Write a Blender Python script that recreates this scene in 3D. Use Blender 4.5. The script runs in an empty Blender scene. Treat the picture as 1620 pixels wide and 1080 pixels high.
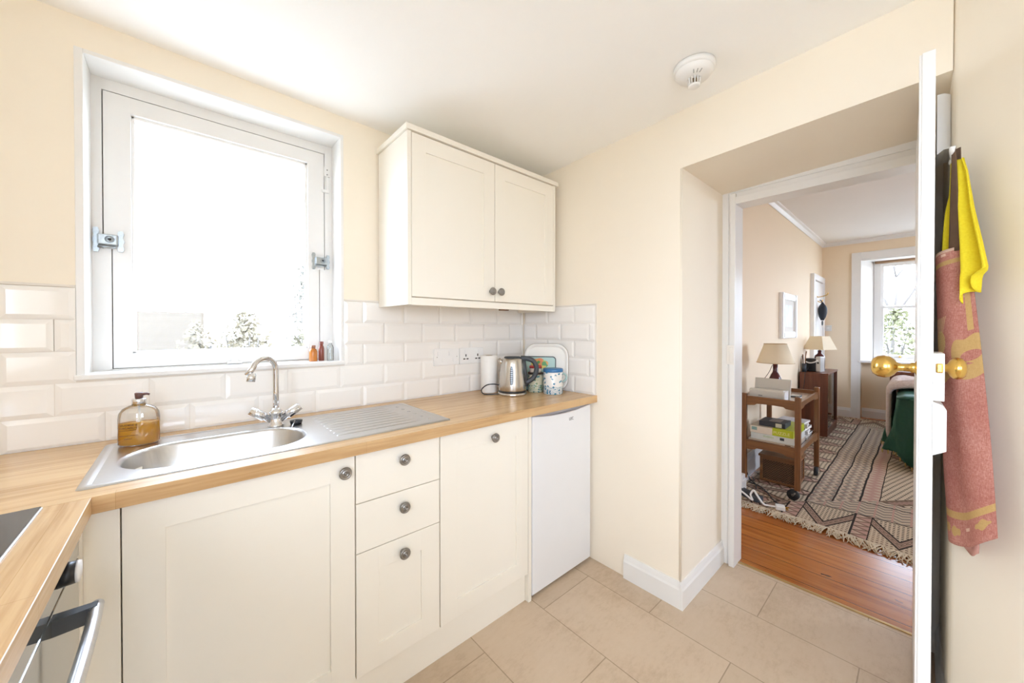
import bpy, bmesh, math, random
from math import sin, cos, pi, radians as R, atan2, sqrt
from mathutils import Vector, Matrix

S = bpy.context.scene
COL = S.collection
random.seed(7)

# ------------------------------------------------------------------ camera
cam_d = bpy.data.cameras.new('camera')
cam = bpy.data.objects.new('camera', cam_d)
COL.objects.link(cam)
cam_d.sensor_fit = 'HORIZONTAL'
cam_d.sensor_width = 36.0
cam_d.lens = 12.92
cam_d.shift_y = -0.0090
cam_d.clip_start = 0.02
cam.location = (0.0, 0.0, 1.27)
cam.rotation_euler = (R(90 - 0.43), 0.0, R(-41.811))
S.camera = cam

# ------------------------------------------------------------------ sky, portals, exposure
world = bpy.data.worlds.new('overcast_sky')
S.world = world
world.use_nodes = True
wb = world.node_tree.nodes['Background']
wb.inputs[0].default_value = (0.815, 0.96, 1.20, 1.0)
wb.inputs[1].default_value = 12.0
S.view_settings.view_transform = 'Standard'
S.view_settings.look = 'None'
S.view_settings.gamma = 1.0
S.view_settings.use_curve_mapping = False
S.view_settings.exposure = 0.21
S.cycles.max_bounces = 16
S.cycles.diffuse_bounces = 12
S.cycles.transparent_max_bounces = 16


def portal(name, loc, rot, sx, sy):
    d = bpy.data.lights.new(name, 'AREA')
    d.shape = 'RECTANGLE'
    d.size, d.size_y = sx, sy
    d.cycles.is_portal = True
    o = bpy.data.objects.new(name, d)
    COL.objects.link(o)
    o.location = loc
    o.rotation_euler = rot


portal('sky_portal_kitchen', (0.15, 2.2, 1.62), (R(-90), 0, 0), 0.9, 1.1)
portal('sky_portal_behind', (-0.10, -1.52, 1.5), (R(90), 0, 0), 0.5, 0.9)
portal('sky_portal_side', (-0.9, -0.65, 1.5), (0, R(-90), 0), 1.0, 1.1)
portal('sky_portal_bedroom', (7.62, 0.0, 1.55), (0, R(90), 0), 1.5, 1.1)
portal('sky_portal_bedside', (5.05, -2.72, 1.525), (R(90), 0, 0), 1.9, 1.25)


# ------------------------------------------------------------------ node helpers
class X:
    """a node socket with arithmetic"""
    def __init__(s, nt, k):
        s.nt, s.k = nt, k

    def m(s, op, *a):
        n = s.nt.nodes.new('ShaderNodeMath')
        n.operation = op
        for i, v in enumerate((s,) + a):
            if isinstance(v, X):
                s.nt.links.new(v.k, n.inputs[i])
            else:
                n.inputs[i].default_value = v
        return X(s.nt, n.outputs[0])

    def __add__(s, o): return s.m('ADD', o)
    __radd__ = __add__
    def __sub__(s, o): return s.m('SUBTRACT', o)
    def __rsub__(s, o): return s.m('MULTIPLY', -1.0).m('ADD', o)
    def __mul__(s, o): return s.m('MULTIPLY', o)
    __rmul__ = __mul__
    def __truediv__(s, o): return s.m('DIVIDE', o)
    def __gt__(s, o): return s.m('GREATER_THAN', o)
    def __lt__(s, o): return s.m('LESS_THAN', o)
    def abs(s): return s.m('ABSOLUTE')
    def fr(s): return s.m('FRACT')
    def fl(s): return s.m('FLOOR')
    def mn(s, o): return s.m('MINIMUM', o)
    def mx(s, o): return s.m('MAXIMUM', o)
    def tri(s, period): return s.m('PINGPONG', period)
    def sq(s, o): return s.m('MULTIPLY', o)


def within(v, a, b):
    return (v > a) * (v < b)


class M:
    """material under construction"""
    def __init__(s, name, rough=0.5, metal=0.0, spec=0.5):
        s.mat = bpy.data.materials.new(name)
        s.mat.use_nodes = True
        s.nt = s.mat.node_tree
        s.b = s.nt.nodes['Principled BSDF']
        s.b.inputs['Roughness'].default_value = rough
        s.b.inputs['Metallic'].default_value = metal
        s.b.inputs['Specular IOR Level'].default_value = spec
        tc = s.nt.nodes.new('ShaderNodeTexCoord')
        s.obj = tc.outputs['Object']
        s.uv = tc.outputs['UV']
        su = s.nt.nodes.new('ShaderNodeSeparateXYZ')
        s.nt.links.new(s.uv, su.inputs[0])
        s.u, s.v = (X(s.nt, su.outputs[i]) for i in range(2))
        sp = s.nt.nodes.new('ShaderNodeSeparateXYZ')
        s.nt.links.new(s.obj, sp.inputs[0])
        s.x, s.y, s.z = (X(s.nt, sp.outputs[i]) for i in range(3))

    def vec(s, x, y, z=0.0):
        c = s.nt.nodes.new('ShaderNodeCombineXYZ')
        for i, v in enumerate((x, y, z)):
            if isinstance(v, X):
                s.nt.links.new(v.k, c.inputs[i])
            else:
                c.inputs[i].default_value = v
        return c.outputs[0]

    def noise(s, scale, detail=3.0, stretch=(1, 1, 1), rough=0.5, vec=None):
        mp = s.nt.nodes.new('ShaderNodeMapping')
        mp.inputs['Scale'].default_value = stretch
        s.nt.links.new(vec or s.obj, mp.inputs[0])
        n = s.nt.nodes.new('ShaderNodeTexNoise')
        n.inputs['Scale'].default_value = scale
        n.inputs['Detail'].default_value = detail
        n.inputs['Roughness'].default_value = rough
        s.nt.links.new(mp.outputs[0], n.inputs['Vector'])
        return X(s.nt, n.outputs['Fac'])

    def brick(s, vec, w, h, mortar, c1, c2, cm, offset=0.5, smooth=0.1):
        n = s.nt.nodes.new('ShaderNodeTexBrick')
        s.nt.links.new(vec, n.inputs['Vector'])
        n.inputs['Scale'].default_value = 1.0
        n.inputs['Brick Width'].default_value = w
        n.inputs['Row Height'].default_value = h
        n.inputs['Mortar Size'].default_value = mortar
        n.inputs['Mortar Smooth'].default_value = smooth
        n.inputs['Color1'].default_value = (*c1, 1)
        n.inputs['Color2'].default_value = (*c2, 1)
        n.inputs['Mortar'].default_value = (*cm, 1)
        n.offset = offset
        return n

    def mix(s, fac, a, b, mode='MIX'):
        n = s.nt.nodes.new('ShaderNodeMix')
        n.data_type = 'RGBA'
        n.blend_type = mode
        if isinstance(fac, X):
            s.nt.links.new(fac.k, n.inputs[0])
        else:
            n.inputs[0].default_value = fac
        for i, c in ((6, a), (7, b)):
            if isinstance(c, tuple):
                n.inputs[i].default_value = (*c, 1)
            else:
                s.nt.links.new(c, n.inputs[i])
        return n.outputs[2]

    def ramp(s, fac, stops):
        n = s.nt.nodes.new('ShaderNodeValToRGB')
        s.nt.links.new(fac.k, n.inputs[0])
        e = n.color_ramp.elements
        while len(e) < len(stops):
            e.new(0.5)
        for el, (p, c) in zip(e, stops):
            el.position = p
            el.color = (*c, 1)
        return n.outputs[0]

    def color(s, c):
        if isinstance(c, tuple):
            s.b.inputs['Base Color'].default_value = (*c, 1)
        else:
            s.nt.links.new(c, s.b.inputs['Base Color'])
        return s

    def bump(s, h, strength=0.2, dist=0.01):
        n = s.nt.nodes.new('ShaderNodeBump')
        n.inputs['Strength'].default_value = strength
        n.inputs['Distance'].default_value = dist
        s.nt.links.new(h.k if isinstance(h, X) else h, n.inputs['Height'])
        s.nt.links.new(n.outputs[0], s.b.inputs['Normal'])
        return s


def plain(name, c, rough=0.5, metal=0.0, spec=0.5, var=0.04, scale=14.0, bump=0.0):
    m = M(name, rough, metal, spec)
    n = m.noise(scale, 3.0)
    lo = tuple(max(0.0, v * (1 - var)) for v in c)
    hi = tuple(min(1.0, v * (1 + var)) for v in c)
    m.color(m.mix(n, lo, hi))
    if bump:
        m.bump(m.noise(scale * 8, 4.0), bump, 0.004)
    return m.mat


def wood(name, dark, mid, light, axis=0, rough=0.4, scale=1.0, knots=False):
    m = M(name, rough)
    st = [26.0, 26.0, 26.0]
    st[axis] = 1.6
    n1 = m.noise(scale, 6.0, tuple(st), 0.6)
    st2 = [90.0, 90.0, 90.0]
    st2[axis] = 3.0
    n2 = m.noise(scale, 3.0, tuple(st2), 0.6)
    c = m.ramp(n1 * 0.7 + n2 * 0.3, [(0.3, dark), (0.5, mid), (0.68, light)])
    m.color(c)
    m.bump(n2, 0.05, 0.002)
    return m.mat


def clear(name, tint, gloss=0.08, rough=0.0, fres=0.7):
    m = bpy.data.materials.new(name)
    m.use_nodes = True
    nt = m.node_tree
    nt.nodes.remove(nt.nodes['Principled BSDF'])
    t = nt.nodes.new('ShaderNodeBsdfTransparent')
    t.inputs[0].default_value = (*tint, 1)
    g = nt.nodes.new('ShaderNodeBsdfGlossy')
    g.inputs['Roughness'].default_value = rough
    lw = nt.nodes.new('ShaderNodeLayerWeight')
    lw.inputs[0].default_value = 0.25
    ad = nt.nodes.new('ShaderNodeMath')
    ad.operation = 'MULTIPLY_ADD'
    nt.links.new(lw.outputs['Fresnel'], ad.inputs[0])
    ad.inputs[1].default_value = fres
    ad.inputs[2].default_value = gloss * 0.3
    mx = nt.nodes.new('ShaderNodeMixShader')
    nt.links.new(ad.outputs[0], mx.inputs[0])
    nt.links.new(t.outputs[0], mx.inputs[1])
    nt.links.new(g.outputs[0], mx.inputs[2])
    nt.links.new(mx.outputs[0], nt.nodes['Material Output'].inputs[0])
    return m


# ------------------------------------------------------------------ mesh helpers
def B():
    return bmesh.new()


def box(bm, x0, x1, y0, y1, z0, z1, bev=0.0, seg=2):
    x0, x1 = min(x0, x1), max(x0, x1)
    y0, y1 = min(y0, y1), max(y0, y1)
    z0, z1 = min(z0, z1), max(z0, z1)
    v = [bm.verts.new((x, y, z)) for x in (x0, x1) for y in (y0, y1) for z in (z0, z1)]
    f = [(0, 1, 3, 2), (4, 6, 7, 5), (0, 4, 5, 1), (2, 3, 7, 6), (0, 2, 6, 4), (1, 5, 7, 3)]
    fs = [bm.faces.new([v[i] for i in q]) for q in f]
    if bev > 0:
        es = {e for q in fs for e in q.edges}
        bmesh.ops.bevel(bm, geom=list(es), offset=bev, segments=seg, profile=0.6, affect='EDGES')
    return bm


def prism(bm, poly, axis, a, b):
    """polygon (p,q) extruded along axis from a to b; axis x:(y,z) y:(x,z) z:(x,y)"""
    def P(p, q, t):
        return {'x': (t, p, q), 'y': (p, t, q), 'z': (p, q, t)}[axis]
    A = [bm.verts.new(P(p, q, a)) for p, q in poly]
    Bv = [bm.verts.new(P(p, q, b)) for p, q in poly]
    bm.faces.new(A)
    bm.faces.new(Bv)
    n = len(poly)
    for i in range(n):
        j = (i + 1) % n
        bm.faces.new([A[i], A[j], Bv[j], Bv[i]])
    bmesh.ops.recalc_face_normals(bm, faces=bm.faces[:])
    return bm


def lathe(bm, prof, c=(0, 0, 0), seg=28, axis='z', sx=1.0, sy=1.0):
    rings = []
    for r, h in prof:
        ring = []
        if r < 1e-6:
            ring = [None]
        pts = 1 if r < 1e-6 else seg
        ring = []
        for i in range(pts):
            a = 2 * pi * i / seg
            u, v = r * cos(a) * sx, r * sin(a) * sy
            p = {'z': (u, v, h), 'y': (u, h, v), 'x': (h, u, v)}[axis]
            ring.append(bm.verts.new((p[0] + c[0], p[1] + c[1], p[2] + c[2])))
        rings.append(ring)
    fs = []
    for a, b in zip(rings, rings[1:]):
        if len(a) == 1 and len(b) == 1:
            continue
        for i in range(seg):
            j = (i + 1) % seg
            if len(a) == 1:
                fs.append(bm.faces.new([a[0], b[i], b[j]]))
            elif len(b) == 1:
                fs.append(bm.faces.new([a[i], a[j], b[0]]))
            else:
                fs.append(bm.faces.new([a[i], a[j], b[j], b[i]]))
    for f in fs:
        f.smooth = True
    bmesh.ops.recalc_face_normals(bm, faces=fs)
    return bm


def tube(bm, pts, r, seg=10, cap=True, flat=1.0):
    pts = [Vector(p) for p in pts]
    n = len(pts)
    rad = r if isinstance(r, (list, tuple)) else [r] * n
    rings = []
    up = None
    for i, p in enumerate(pts):
        d = (pts[min(i + 1, n - 1)] - pts[max(i - 1, 0)]).normalized()
        if up is None:
            up = Vector((0, 0, 1)) if abs(d.z) < 0.9 else Vector((1, 0, 0))
        s = d.cross(up).normalized()
        up = s.cross(d).normalized()
        rings.append([bm.verts.new(p + s * (cos(2 * pi * k / seg) * rad[i]) + up * (sin(2 * pi * k / seg) * rad[i] * flat)) for k in range(seg)])
    fs = []
    for a, b in zip(rings, rings[1:]):
        for k in range(seg):
            j = (k + 1) % seg
            fs.append(bm.faces.new([a[k], a[j], b[j], b[k]]))
    if cap:
        fs.append(bm.faces.new(rings[0]))
        fs.append(bm.faces.new(rings[-1]))
    for f in fs:
        f.smooth = True
    bmesh.ops.recalc_face_normals(bm, faces=fs)
    return bm


def cyl(bm, p0, p1, r0, r1=None, seg=20):
    return tube(bm, [p0, p1], [r0, r0 if r1 is None else r1], seg)


def grid(bm, fn, nu, nv, thick=0.0):
    """surface fn(u,v) with u,v in 0..1; thick makes it a closed sheet along its own normals"""
    uvl = bm.loops.layers.uv.verify()
    V = [[bm.verts.new(fn(i / nu, j / nv)) for j in range(nv + 1)] for i in range(nu + 1)]
    fs = []
    for i in range(nu):
        for j in range(nv):
            f = bm.faces.new([V[i][j], V[i + 1][j], V[i + 1][j + 1], V[i][j + 1]])
            f.smooth = True
            for lp, q in zip(f.loops, ((i, j), (i + 1, j), (i + 1, j + 1), (i, j + 1))):
                lp[uvl].uv = (q[0] / nu, q[1] / nv)
            fs.append(f)
    if thick:
        bm.normal_update()
        bmesh.ops.solidify(bm, geom=fs, thickness=thick)
    return bm


def smoothline(pts, n=8):
    """Catmull-Rom through the points"""
    P = [Vector(p) for p in pts]
    P = [2 * P[0] - P[1]] + P + [2 * P[-1] - P[-2]]
    out = []
    for i in range(1, len(P) - 2):
        for k in range(n):
            t = k / n
            a, b, c, d = P[i - 1], P[i], P[i + 1], P[i + 2]
            out.append(0.5 * ((2 * b) + (c - a) * t + (2 * a - 5 * b + 4 * c - d) * t * t + (3 * b - a - 3 * c + d) * t ** 3))
    out.append(P[-2])
    return out


def interp(table, z):
    """piecewise-linear lookup in [(key, value)...], keys ascending"""
    if z <= table[0][0]:
        return table[0][1]
    for (a, va), (b, vb) in zip(table, table[1:]):
        if z <= b:
            return va + (vb - va) * (z - a) / (b - a)
    return table[-1][1]


# ------------------------------------------------------------------ object helpers
OFF = {}


def root(name, loc, label, cat, group=None, rotz=0.0):
    o = bpy.data.objects.new(name, None)
    COL.objects.link(o)
    o.location = loc
    o.rotation_euler = (0, 0, rotz)
    o.empty_display_size = 0.05
    OFF[o.name] = Vector(loc) if rotz == 0.0 else Vector((0, 0, 0))
    return tag(o, label, cat, group)


def tag(o, label, cat, group=None):
    o['label'] = label
    o['category'] = cat
    if group:
        o['group'] = group
    return o


def obj(name, bm, mat, parent=None, smooth=None, label=None):
    """one mesh object; a parented one is given in world coordinates unless its root is rotated"""
    off = OFF[parent.name] if parent is not None else Vector((0, 0, 0))
    if off.length > 0:
        bmesh.ops.translate(bm, verts=bm.verts[:], vec=-off)
    me = bpy.data.meshes.new(name)
    bm.to_mesh(me)
    bm.free()
    me.materials.append(mat)
    o = bpy.data.objects.new(name, me)
    COL.objects.link(o)
    if parent is not None:
        o.parent = parent
    OFF[o.name] = off
    if label:
        o['label'] = label
    return o


def solo(name, bm, mat, label, cat, group=None):
    """a thing that is one mesh"""
    return tag(obj(name, bm, mat), label, cat, group)


def struct(name, bm, mat, label=None, parent=None):
    o = obj(name, bm, mat, parent)
    if parent is None:
        o['kind'] = 'structure'
    if label:
        o['label'] = label
    return o


def dup(src, loc, rotz=0.0, label=None, group=None):
    r = src.copy()
    COL.objects.link(r)
    r.location = loc
    r.rotation_euler = (0, 0, rotz)
    if label:
        r['label'] = label
    if group:
        r['group'] = group
    for ch in list(src.children):
        c = ch.copy()
        COL.objects.link(c)
        c.parent = r
        for g in list(ch.children):
            d = g.copy()
            COL.objects.link(d)
            d.parent = c
    return r


def lettering(name, text, size, mat, parent, mw, extrude=0.0004, align='CENTER'):
    """text as a mesh; mw maps text x,y,z to the parent's local space"""
    cu = bpy.data.curves.new(name, 'FONT')
    cu.body = text
    cu.size = size
    cu.extrude = extrude
    cu.align_x = align
    cu.align_y = 'CENTER'
    t = bpy.data.objects.new(name + '_curve', cu)
    COL.objects.link(t)
    dg = bpy.context.evaluated_depsgraph_get()
    me = bpy.data.meshes.new_from_object(t.evaluated_get(dg))
    bpy.data.objects.remove(t)
    me.transform(mw)
    me.materials.clear()
    me.materials.append(mat)
    me.name = name
    o = bpy.data.objects.new(name, me)
    COL.objects.link(o)
    o.parent = parent
    OFF[o.name] = OFF[parent.name]
    return o


def frame_mat(o, right, up):
    """4x4 taking text x to right, y to up, origin o"""
    r, u = Vector(right).normalized(), Vector(up).normalized()
    n = r.cross(u)
    m = Matrix((r, u, n)).transposed().to_4x4()
    m.translation = Vector(o)
    return m


# ------------------------------------------------------------------ materials
CREAM = (0.87, 0.795, 0.67)
def wallpaint(name, c):
    m = M(name, 0.75, 0.0, 0.25)
    n = m.noise(2.2, 4.0)
    m.color(m.mix(n, tuple(v * 0.975 for v in c), tuple(min(1, v * 1.02) for v in c)))
    m.bump(m.noise(9.0, 5.0) + m.noise(260.0, 2.0) * 0.04, 0.10, 0.01)
    return m.mat

m_wall = wallpaint('cream_wall_paint', CREAM)
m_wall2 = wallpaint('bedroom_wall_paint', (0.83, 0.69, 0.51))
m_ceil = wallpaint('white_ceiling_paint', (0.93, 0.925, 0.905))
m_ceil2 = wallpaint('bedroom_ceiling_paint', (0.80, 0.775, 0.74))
m_white = plain('white_gloss_paint', (0.80, 0.79, 0.765), 0.28, var=0.015)
m_white2 = plain('bedroom_white_paint', (0.80, 0.785, 0.76), 0.35, var=0.02)
m_ivory = plain('ivory_cabinet_foil', (0.85, 0.81, 0.72), 0.38, var=0.012, scale=5)
m_ivory_in = plain('cabinet_carcass', (0.80, 0.74, 0.62), 0.5, var=0.02)
m_dark = plain('dark_gap', (0.03, 0.028, 0.025), 0.8)
m_pewter = plain('pewter_metal', (0.30, 0.285, 0.265), 0.33, 0.9, var=0.15, scale=60)
m_chrome = plain('chrome', (0.75, 0.75, 0.76), 0.08, 1.0, var=0.01)
m_steel_m = M('brushed_steel', 0.30, 1.0)
m_steel_m.color(m_steel_m.mix(m_steel_m.noise(30, 4, (1, 14, 1)), (0.56, 0.55, 0.54), (0.66, 0.655, 0.645)))
m_steel = m_steel_m.mat
_k = M('kettle_steel', 0.24, 1.0)
_k.color(_k.mix(_k.noise(18, 4, (1, 1, 30)), (0.50, 0.46, 0.41), (0.64, 0.60, 0.54)))
m_kettle = _k.mat
m_brass = plain('brass', (0.72, 0.47, 0.13), 0.22, 1.0, var=0.12, scale=40)
m_black = plain('black_plastic', (0.018, 0.019, 0.022), 0.35)
m_grey_pl = plain('dark_grey_plastic', (0.045, 0.052, 0.06), 0.45)
m_white_pl = plain('white_plastic', (0.83, 0.825, 0.81), 0.35, var=0.01)
m_fridge = plain('white_enamel', (0.80, 0.81, 0.83), 0.32, var=0.01)
m_rubber = plain('rubber', (0.02, 0.02, 0.02), 0.7)
m_pane = clear('window_glass', (0.97, 0.98, 0.98), 0.01, 0.0, 0.12)

_w = M('oak_laminate_along_wall', 0.27)
def oak(m, axis):
    a, b = (m.x, m.y) if axis == 0 else (m.y, m.x)
    br = m.brick(m.vec(a + 0.13, b + 0.02), 0.55, 0.085, 0.0006, (0.645, 0.435, 0.228), (0.585, 0.38, 0.188), (0.51, 0.32, 0.145), 0.37)
    st = (1.5, 26, 26) if axis == 0 else (26, 1.5, 26)
    st2 = (4, 130, 130) if axis == 0 else (130, 4, 130)
    n = m.noise(1.0, 6, st, 0.62)
    n2 = m.noise(1.0, 3, st2)
    g = m.ramp(n * 0.65 + n2 * 0.35, [(0.33, (0.70, 0.60, 0.48)), (0.55, (1, 1, 1)), (0.75, (1.0, 1.0, 1.0))])
    m.color(m.mix(1.0, br.outputs[0], g, 'MULTIPLY'))
    return m.mat
m_oak_x = oak(_w, 0)
m_oak_y = oak(M('oak_laminate_along_leg', 0.27), 1)

_f = M('stone_look_floor_tile', 0.42)
_br = _f.brick(_f.vec(_f.y - 0.152, _f.x + 0.13), 0.66, 0.336, 0.0022, (0.62, 0.50, 0.375), (0.57, 0.455, 0.335), (0.36, 0.275, 0.19), 0.5, 0.2)
_n = _f.noise(3.5, 8, (1, 1, 1), 0.68)
_n2 = _f.noise(22, 5, (1, 2.2, 1), 0.7)
_c = _f.ramp(_n * 0.6 + _n2 * 0.4, [(0.32, (0.76, 0.70, 0.64)), (0.5, (0.95, 0.93, 0.9)), (0.66, (1.0, 1.0, 1.0))])
_f.color(_f.mix(1.0, _br.outputs[0], _c, 'MULTIPLY'))
_f.bump(_n2, 0.04, 0.003)
m_floor = _f.mat

_b = M('varnished_floorboards', 0.22)
_bb = _b.brick(_b.vec(_b.y + 0.7, _b.x + 0.02), 3.1, 0.137, 0.0022, (0.50, 0.182, 0.040), (0.37, 0.120, 0.028), (0.05, 0.018, 0.008), 0.4, 0.1)
_n = _b.noise(1.0, 6, (28, 1.6, 1), 0.65)
_kn = _b.noise(5.0, 2, (2.2, 0.9, 1), 0.4)
_c = _b.ramp(_n, [(0.30, (0.55, 0.42, 0.36)), (0.55, (1, 1, 1)), (0.75, (1.0, 1.0, 1.0))])
_cc = _b.mix(1.0, _bb.outputs[0], _c, 'MULTIPLY')
_b.color(_b.mix(_b.noise(9, 3, (1.6, .6, 1)) > 0.72, _cc, (0.06, 0.022, 0.012)))
_b.bump(_bb.outputs['Fac'], -0.3, 0.004)
m_boards = _b.mat

_t = M('white_glazed_tile', 0.07, 0.0, 0.6)
_t.color(_t.mix(_t.noise(3, 2), (0.845, 0.815, 0.77), (0.865, 0.84, 0.80)))
m_tile = _t.mat
m_grout = plain('pale_grout', (0.74, 0.69, 0.62), 0.8)

m_teak = wood('teak_upright', (0.11, 0.042, 0.013), (0.20, 0.085, 0.028), (0.29, 0.135, 0.048), 2, 0.35)
m_teak_x = wood('teak_rail', (0.11, 0.042, 0.013), (0.21, 0.090, 0.029), (0.29, 0.135, 0.048), 1, 0.35)
m_mahog = wood('dark_red_wood', (0.075, 0.020, 0.009), (0.135, 0.040, 0.017), (0.19, 0.062, 0.026), 2, 0.35)

# ================================================================== THE SETTING
YN, XE = 1.772, 1.687          # kitchen window wall and door wall
XF, YB = 7.2, 1.02             # bedroom far wall and long wall

# floors
struct('floor', box(B(), -1.0, 2.255, -1.6, 2.0, -0.08, 0.0), m_floor, 'beige stone-look tiled kitchen floor')
bm = B(); box(bm, 2.255, 7.9, -2.7, 1.05, -0.08, 0.0)
struct('floor_bedroom', bm, m_boards, 'orange-brown varnished floorboards beyond the doorway')
struct('trim_5', box(B(), 2.246, 2.262, 0.0, 0.695, -0.01, 0.004, 0.002), plain('brass_threshold', (0.50, 0.33, 0.13), 0.35, 0.6), 'thin threshold strip between tiles and floorboards')

# kitchen ceiling, slightly out of level
bm = B()
c = [(-1.0, 2.0, 2.256), (XE + 0.02, 2.0, 2.215), (XE + 0.02, -0.05, 2.287), (XE + .02, -1.6, 2.30), (-1.0, -1.6, 2.30), (-1.0, -0.05, 2.30)]
lo = [bm.verts.new(p) for p in c]
hi = [bm.verts.new((p[0], p[1], 2.42)) for p in c]
for q in ((0, 1, 2, 5), (5, 2, 3, 4)):
    bm.faces.new([lo[i] for i in q]); bm.faces.new([hi[i] for i in reversed(q)])
for i in range(6):
    j = (i + 1) % 6
    bm.faces.new([lo[i], lo[j], hi[j], hi[i]])
bmesh.ops.recalc_face_normals(bm, faces=bm.faces[:])
struct('ceiling', bm, m_ceil, 'plain white kitchen ceiling')
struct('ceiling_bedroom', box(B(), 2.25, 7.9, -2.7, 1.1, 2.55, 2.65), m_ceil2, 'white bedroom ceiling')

# window wall with its opening
WX0, WX1, WZ0, WZ1 = -0.232, 0.536, 1.127, 2.142
ox0, ox1, oz0, oz1 = WX0 - 0.019, WX1 + 0.013, WZ0 - 0.017, WZ1 + 0.014
bm = B()
box(bm, -1.0, ox0, YN, 2.06, -0.05, 2.34)
box(bm, ox1, XE + 0.2, YN, 2.06, -0.05, 2.34)
box(bm, ox0, ox1, YN, 2.06, -0.05, oz0)
box(bm, ox0, ox1, YN, 2.06, oz1, 2.34)
struct('wall_north', bm, m_wall, 'cream kitchen wall around the window')

# white lining of the window opening, with the sill
bm = B()
box(bm, ox0, WX0, YN - 0.003, 2.05, oz0, oz1, 0.002)
box(bm, WX1, ox1, YN - 0.003, 2.05, oz0, oz1, 0.002)
box(bm, WX0, WX1, YN - 0.003, 2.05, WZ1, oz1, 0.002)
box(bm, ox0 - 0.004, ox1 + 0.002, YN - 0.016, 2.05, oz0, WZ0, 0.004)
struct('trim_1', bm, m_white, 'white lining and sill of the kitchen window recess')

# door wall: thick part left of the recess, lintel over it, splayed corner right of it
bm = B()
prism(bm, [(XE, 0.731), (2.2, 0.731), (2.2, 0.69), (2.28, 0.69), (2.28, 2.06), (XE, 2.06)], 'z', -0.05, 2.34)
struct('wall_east', bm, m_wall, 'cream kitchen wall beside the doorway recess')
bm = B()
prism(bm, [(0.731, 2.002), (-0.055, 2.031), (-0.055, 2.34), (0.731, 2.34)], 'x', XE, 2.2)
struct('wall_east_lintel', bm, m_wall, 'cream wall over the doorway recess')
bm = B()
box(bm, 2.2, 2.28, -0.9, 0.69, 1.985, 2.66)
box(bm, 2.2, 2.28, 0.69, 2.06, 2.34, 2.66)
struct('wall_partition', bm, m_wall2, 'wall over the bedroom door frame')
bm = B()
prism(bm, [(XE, -0.055), (1.05, -0.533), (1.05, -0.9), (2.28, -0.9), (2.28, -0.055), (2.2, -0.05)], 'z', -0.05, 2.34)
es = [e for e in bm.edges if all(abs(v.co.x - XE) < 1e-4 for v in e.verts) and abs(e.verts[0].co.z - e.verts[1].co.z) > 1]
bmesh.ops.bevel(bm, geom=es, offset=0.015, segments=4, profile=0.5, affect='EDGES')
struct('wall_southeast', bm, m_wall, 'cream splayed wall corner behind the open door')
# unseen sides of the kitchen: side and back walls, openings added for fill daylight
bm = B()
box(bm, -1.0, -0.8, -0.1, YN, -0.05, 2.34); box(bm, -1.0, -0.8, -1.6, -1.2, -0.05, 2.34)
box(bm, -1.0, -0.8, -1.2, -0.1, -0.05, 1.0); box(bm, -1.0, -0.8, -1.2, -0.1, 2.0, 2.34)  # added side opening, its daylight brightens the door wall and splayed corner
struct('wall_west', bm, m_wall)
bm = B()
SWA, SWB, SWC, SWD = -0.35, 0.15, 1.05, 1.95      # added opening behind the camera, lets in fill daylight
box(bm, -0.8, SWA, -1.6, -1.5, 0, 2.34); box(bm, SWB, 1.75, -1.6, -1.5, 0, 2.34)
box(bm, SWA, SWB, -1.6, -1.5, 0, SWC); box(bm, SWA, SWB, -1.6, -1.5, SWD, 2.34)
box(bm, 1.69, 1.75, -1.6, -0.88, 0, 2.34)
struct('wall_south', bm, m_wall)

# skirtings in the kitchen
def skirt_profile(h, t=0.016):
    return [(0, 0), (t, 0), (t, h * 0.72), (t * 0.75, h * 0.80), (t * 0.55, h * 0.92), (t * 0.35, h), (0, h)]

bm = B()
prism(bm, [(XE - a, z) for a, z in skirt_profile(0.118)], 'y', 1.015, 0.7312)
struct('baseboard_east', bm, m_white, 'white skirting board under the cream wall beside the doorway')
bm = B()
prism(bm, [(0.731 - a, z) for a, z in skirt_profile(0.118)], 'x', XE - 0.016, 2.195)
struct('baseboard_recess', bm, m_white, 'white skirting board in the doorway recess')
bm = B()
prism(bm, [(-0.053 + a, z) for a, z in skirt_profile(0.118)], 'x', XE + 0.01, 2.19)
struct('baseboard_reveal', bm, m_white, 'skirting board on the reveal behind the open door')

# bedroom door frame: jambs, head and stepped architrave
bm = B()
for a, b, t in ((0.731, 0.7005, 0.0), (0.701, 0.690, -0.004), (0.691, 0.664, 0.012)):
    box(bm, 2.19 - t, 2.30, b, a, 0, 2.03 - (0.731 - a), 0.003)
for a, b, t in ((-0.05, -0.02, 0.0), (-0.0205, 0.002, -0.004), (0.0015, 0.022, 0.012)):
    box(bm, 2.19 - t, 2.30, a, b, 0, 2.0, 0.003)
for a, b, t in ((2.031, 1.998, 0.0), (1.999, 1.972, -0.003), (1.973, 1.933, 0.012)):
    box(bm, 2.192 - t, 2.298, -0.05, 0.731 - (2.032 - a), b, a - 0.001, 0.003)
df = struct('trim_2', bm, m_white, 'white stepped door frame in the recess')
bm = B()
box(bm, 2.1765, 2.205, 0.668, 0.704, 1.083, 1.186, 0.003)
box(bm, 2.172, 2.18, 0.672, 0.690, 1.095, 1.175, 0.002)
obj('strike_plate', bm, plain('painted_metal', (0.80, 0.76, 0.70), 0.3), df)

# smooth bead at the recess corner
bm = B()
cyl(bm, (XE + 0.004, 0.735, 0.118), (XE + 0.004, 0.735, 2.0), 0.006)
struct('trim_3', bm, m_wall, 'plaster bead on the recess corner')

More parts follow.
